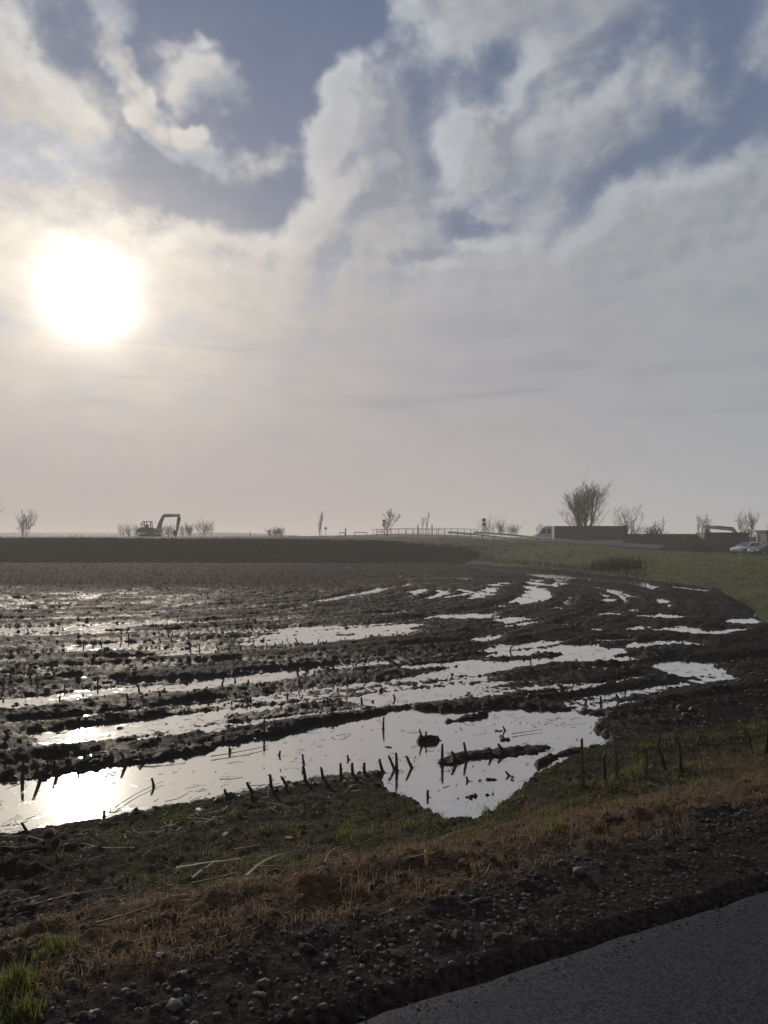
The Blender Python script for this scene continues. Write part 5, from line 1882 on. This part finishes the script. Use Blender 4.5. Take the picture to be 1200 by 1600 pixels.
def guard_rail(label, off, i0, i1, gap=3.8):
    pts = far_pts(off, i0, i1)
    root = empty("guard_rail", (0, 0, 0)); tag(root, label, "guard rail", "guard rails along the ramp")
    bm = bmesh.new(); sweep(bm, pts, WBEAM); part("rail", bm, M_STEEL, root)
    for p in resample(pts, gap):
        bm = bmesh.new(); add_box(bm, p + Vector((0, -.06 if off > 0 else .06, .28)), .11, .09, .92); part("post", bm, M_DARKSTEEL, root)
    return root


# which side faces the camera
side_near = 2.85 if (FAR[45][0] + FAR[45][2] * 2.85).y < FAR[45][0].y else -2.85
guard_rail("near guard rail running down the field side of the ramp", side_near, 34, 68)
guard_rail("far guard rail running up the other side of the ramp", -side_near, 38, 68)

pts = far_pts(-side_near * 0.95, 66, 86)
root = empty("bridge_railing", (0, 0, 0)); tag(root, "thin metal bridge railing arched along the skyline", "railing")
bm = bmesh.new(); sweep(bm, pts, [(-.035, 1.15), (.035, 1.15), (.035, 1.21), (-.035, 1.21)]); part("top_rail", bm, M_DARKSTEEL, root)
bm = bmesh.new(); sweep(bm, pts, [(-.025, .12), (.025, .12), (.025, .17), (-.025, .17)]); part("bottom_rail", bm, M_DARKSTEEL, root)
for p in resample(pts, 1.9):
    bm = bmesh.new(); add_box(bm, p + Vector((0, 0, .58)), .09, .09, 1.26); part("post", bm, M_DARKSTEEL, root)
bm = bmesh.new()
for p in resample(pts, 0.24):
    add_box(bm, p + Vector((0, 0, .66)), .022, .022, .98)
o = part("balusters", bm, M_DARKSTEEL, root); o["kind"] = "stuff"
pts2 = far_pts(side_near * 0.95, 68, 84)
root = empty("bridge_railing", (0, 0, 0)); tag(root, "nearer bridge railing in front of the arched one", "railing")
bm = bmesh.new(); sweep(bm, pts2, [(-.035, .95), (.035, .95), (.035, 1.01), (-.035, 1.01)]); part("top_rail", bm, M_DARKSTEEL, root)
for p in resample(pts2, 2.3):
    bm = bmesh.new(); add_box(bm, p + Vector((0, 0, .45)), .09, .09, 1.06); part("post", bm, M_DARKSTEEL, root)


# ---- signs, posts and barriers on the skyline
def sign(label, px, py_top, dist, discs, r0=0.32):
    b_ = stand(px, dist); top = at(px, py_top, dist).z - b_.z
    root_ = empty("road_sign", b_); tag(root_, label, "road sign", "road signs on the skyline")
    bm_ = bmesh.new(); add_tube(bm_, (0, 0, -.2), (0, 0, top), .04); part("pole", bm_, M_STEEL, root_)
    for k_ in range(discs):
        bm_ = bmesh.new(); zc = top - r0 - k_ * (2 * r0 + .04)
        add_tube(bm_, (0, -.05, zc), (0, -.075, zc), r0, N=24); ds = part("disc", bm_, M_SIGN, root_)
        bm_ = bmesh.new(); add_box(bm_, (0, -.035, zc), .1, .03, .12); part("clamp", bm_, M_STEEL, ds)
    return root_


sign("pole with two dark round signs above the ramp's guard rail", 756, 809.5, 131, 2, .34)
sign("small round sign on a short pole right of the slim poplar", 509, 823.5, 152, 1, .26)
sign("dark round sign half hidden by the leafy young tree", 600, 812, 137, 2, .28)


def post(label, px, py_top, dist, r0=.09):
    b_ = stand(px, dist); top = at(px, py_top, dist).z - b_.z
    root_ = empty("wooden_post", b_); tag(root_, label, "post", "posts on the skyline")
    bm_ = bmesh.new(); add_tube(bm_, (0, 0, -.3), (0, 0, top), r0 * 1.1, r0 * .9); part("shaft", bm_, M_WOOD, root_)
    bm_ = bmesh.new(); add_tube(bm_, (0, 0, top - .02), (0, 0, top + .12), r0 * 1.25, r0 * .5); part("cap", bm_, M_DARKSTEEL, root_)


post("dark post beside the first barrier, left of the young tree", 540, 825.5, 150, .11)
post("taller dark post left of the slim sapling on the bridge", 653, 820.5, 148, .11)
post("taller dark post right of the slim sapling on the bridge", 675, 820.5, 148, .11)
post("thin post on the dike right of the excavator's shrubs", 391, 831, 120, .05)
post("thin stake at the foot of the dike at the far left", 24, 858, 80, .04)
post("thin stake at the foot of the dike below the excavator", 163, 858, 80, .04)


def barrier(label, px0, px1, py_top, dist):
    A = stand(px0, dist); B = stand(px1, dist)
    top = at(px0, py_top, dist).z
    root_ = empty("barrier", A); tag(root_, label, "barrier", "low barriers beside the ramp")
    L_ = B.x - A.x; H_ = top - A.z
    for xx in (0, L_):
        bm_ = bmesh.new(); add_box(bm_, (xx, 0, H_ / 2 - .1), .10, .10, H_ + .2); part("post", bm_, M_WOOD, root_)
    bm_ = bmesh.new(); add_box(bm_, (L_ / 2, -.09, H_ - .06), L_ + .2, .06, .14); part("rail", bm_, M_WOOD, root_)


barrier("low wooden barrier just left of the dark post", 531, 539, 832, 150)
barrier("low wooden barrier between the dark post and the young tree", 554, 573, 831.5, 146)
barrier("low wooden barrier at the foot of the young tree", 589, 601, 830.5, 144)

# ---- dark sedge and reeds at the field's far right edge
n = 2600
x = np.concatenate([rng.normal(15.4, 0.85, 1500), rng.uniform(7, 16, 1100)])
y = np.concatenate([rng.normal(51.5, 0.7, 1500), np.zeros(1100)])
edge_pts = [G2(720, 880), G2(850, 888), G2(1000, 905)]
for i in range(1500, n):
    u = rng.uniform(0, 2); k = int(u); f = u - k
    p = np.array(edge_pts[k]) * (1 - f) + np.array(edge_pts[k + 1]) * f
    x[i] = p[0] + rng.normal(0.6, 0.5); y[i] = p[1] + rng.normal(0.6, 0.5)
P = on_ground(x, y, -0.02)
h = np.concatenate([rng.uniform(0.35, 0.95, 1500), rng.uniform(0.15, 0.55, 1100)])
me = blade_mesh("reeds", [blades(P, h, rng.uniform(0.012, 0.03, n), 0.25, 0.4)])
tag(link("reeds", me, mat=M_DARKSTRAW), "brown withered reeds along the field's far right edge", "reeds", kind="stuff")

# ------------------------------------------------------------------ the misty air
bm = bmesh.new()
bmesh.ops.create_cube(bm, size=1.0)
me = bpy.data.meshes.new("haze"); bm.to_mesh(me); bm.free()
hz = bpy.data.objects.new("haze", me)
COL.objects.link(hz)
hz.scale = (3200, 1700, 16.0)
hz.location = (0, 720, 8.0 - 1.5)
hz["kind"] = "stuff"
m = bpy.data.materials.new("misty_air"); m.use_nodes = True
m.node_tree.nodes.clear()
t = NT(m.node_tree)
pv = t.n('ShaderNodeVolumePrincipled')
pv.inputs['Color'].default_value = (0.93, 0.92, 0.90, 1)
pv.inputs['Density'].default_value = 0.0011
pv.inputs['Anisotropy'].default_value = 0.25
out = t.n('ShaderNodeOutputMaterial')
m.node_tree.links.new(pv.outputs[0], out.inputs['Volume'])
me.materials.append(m)
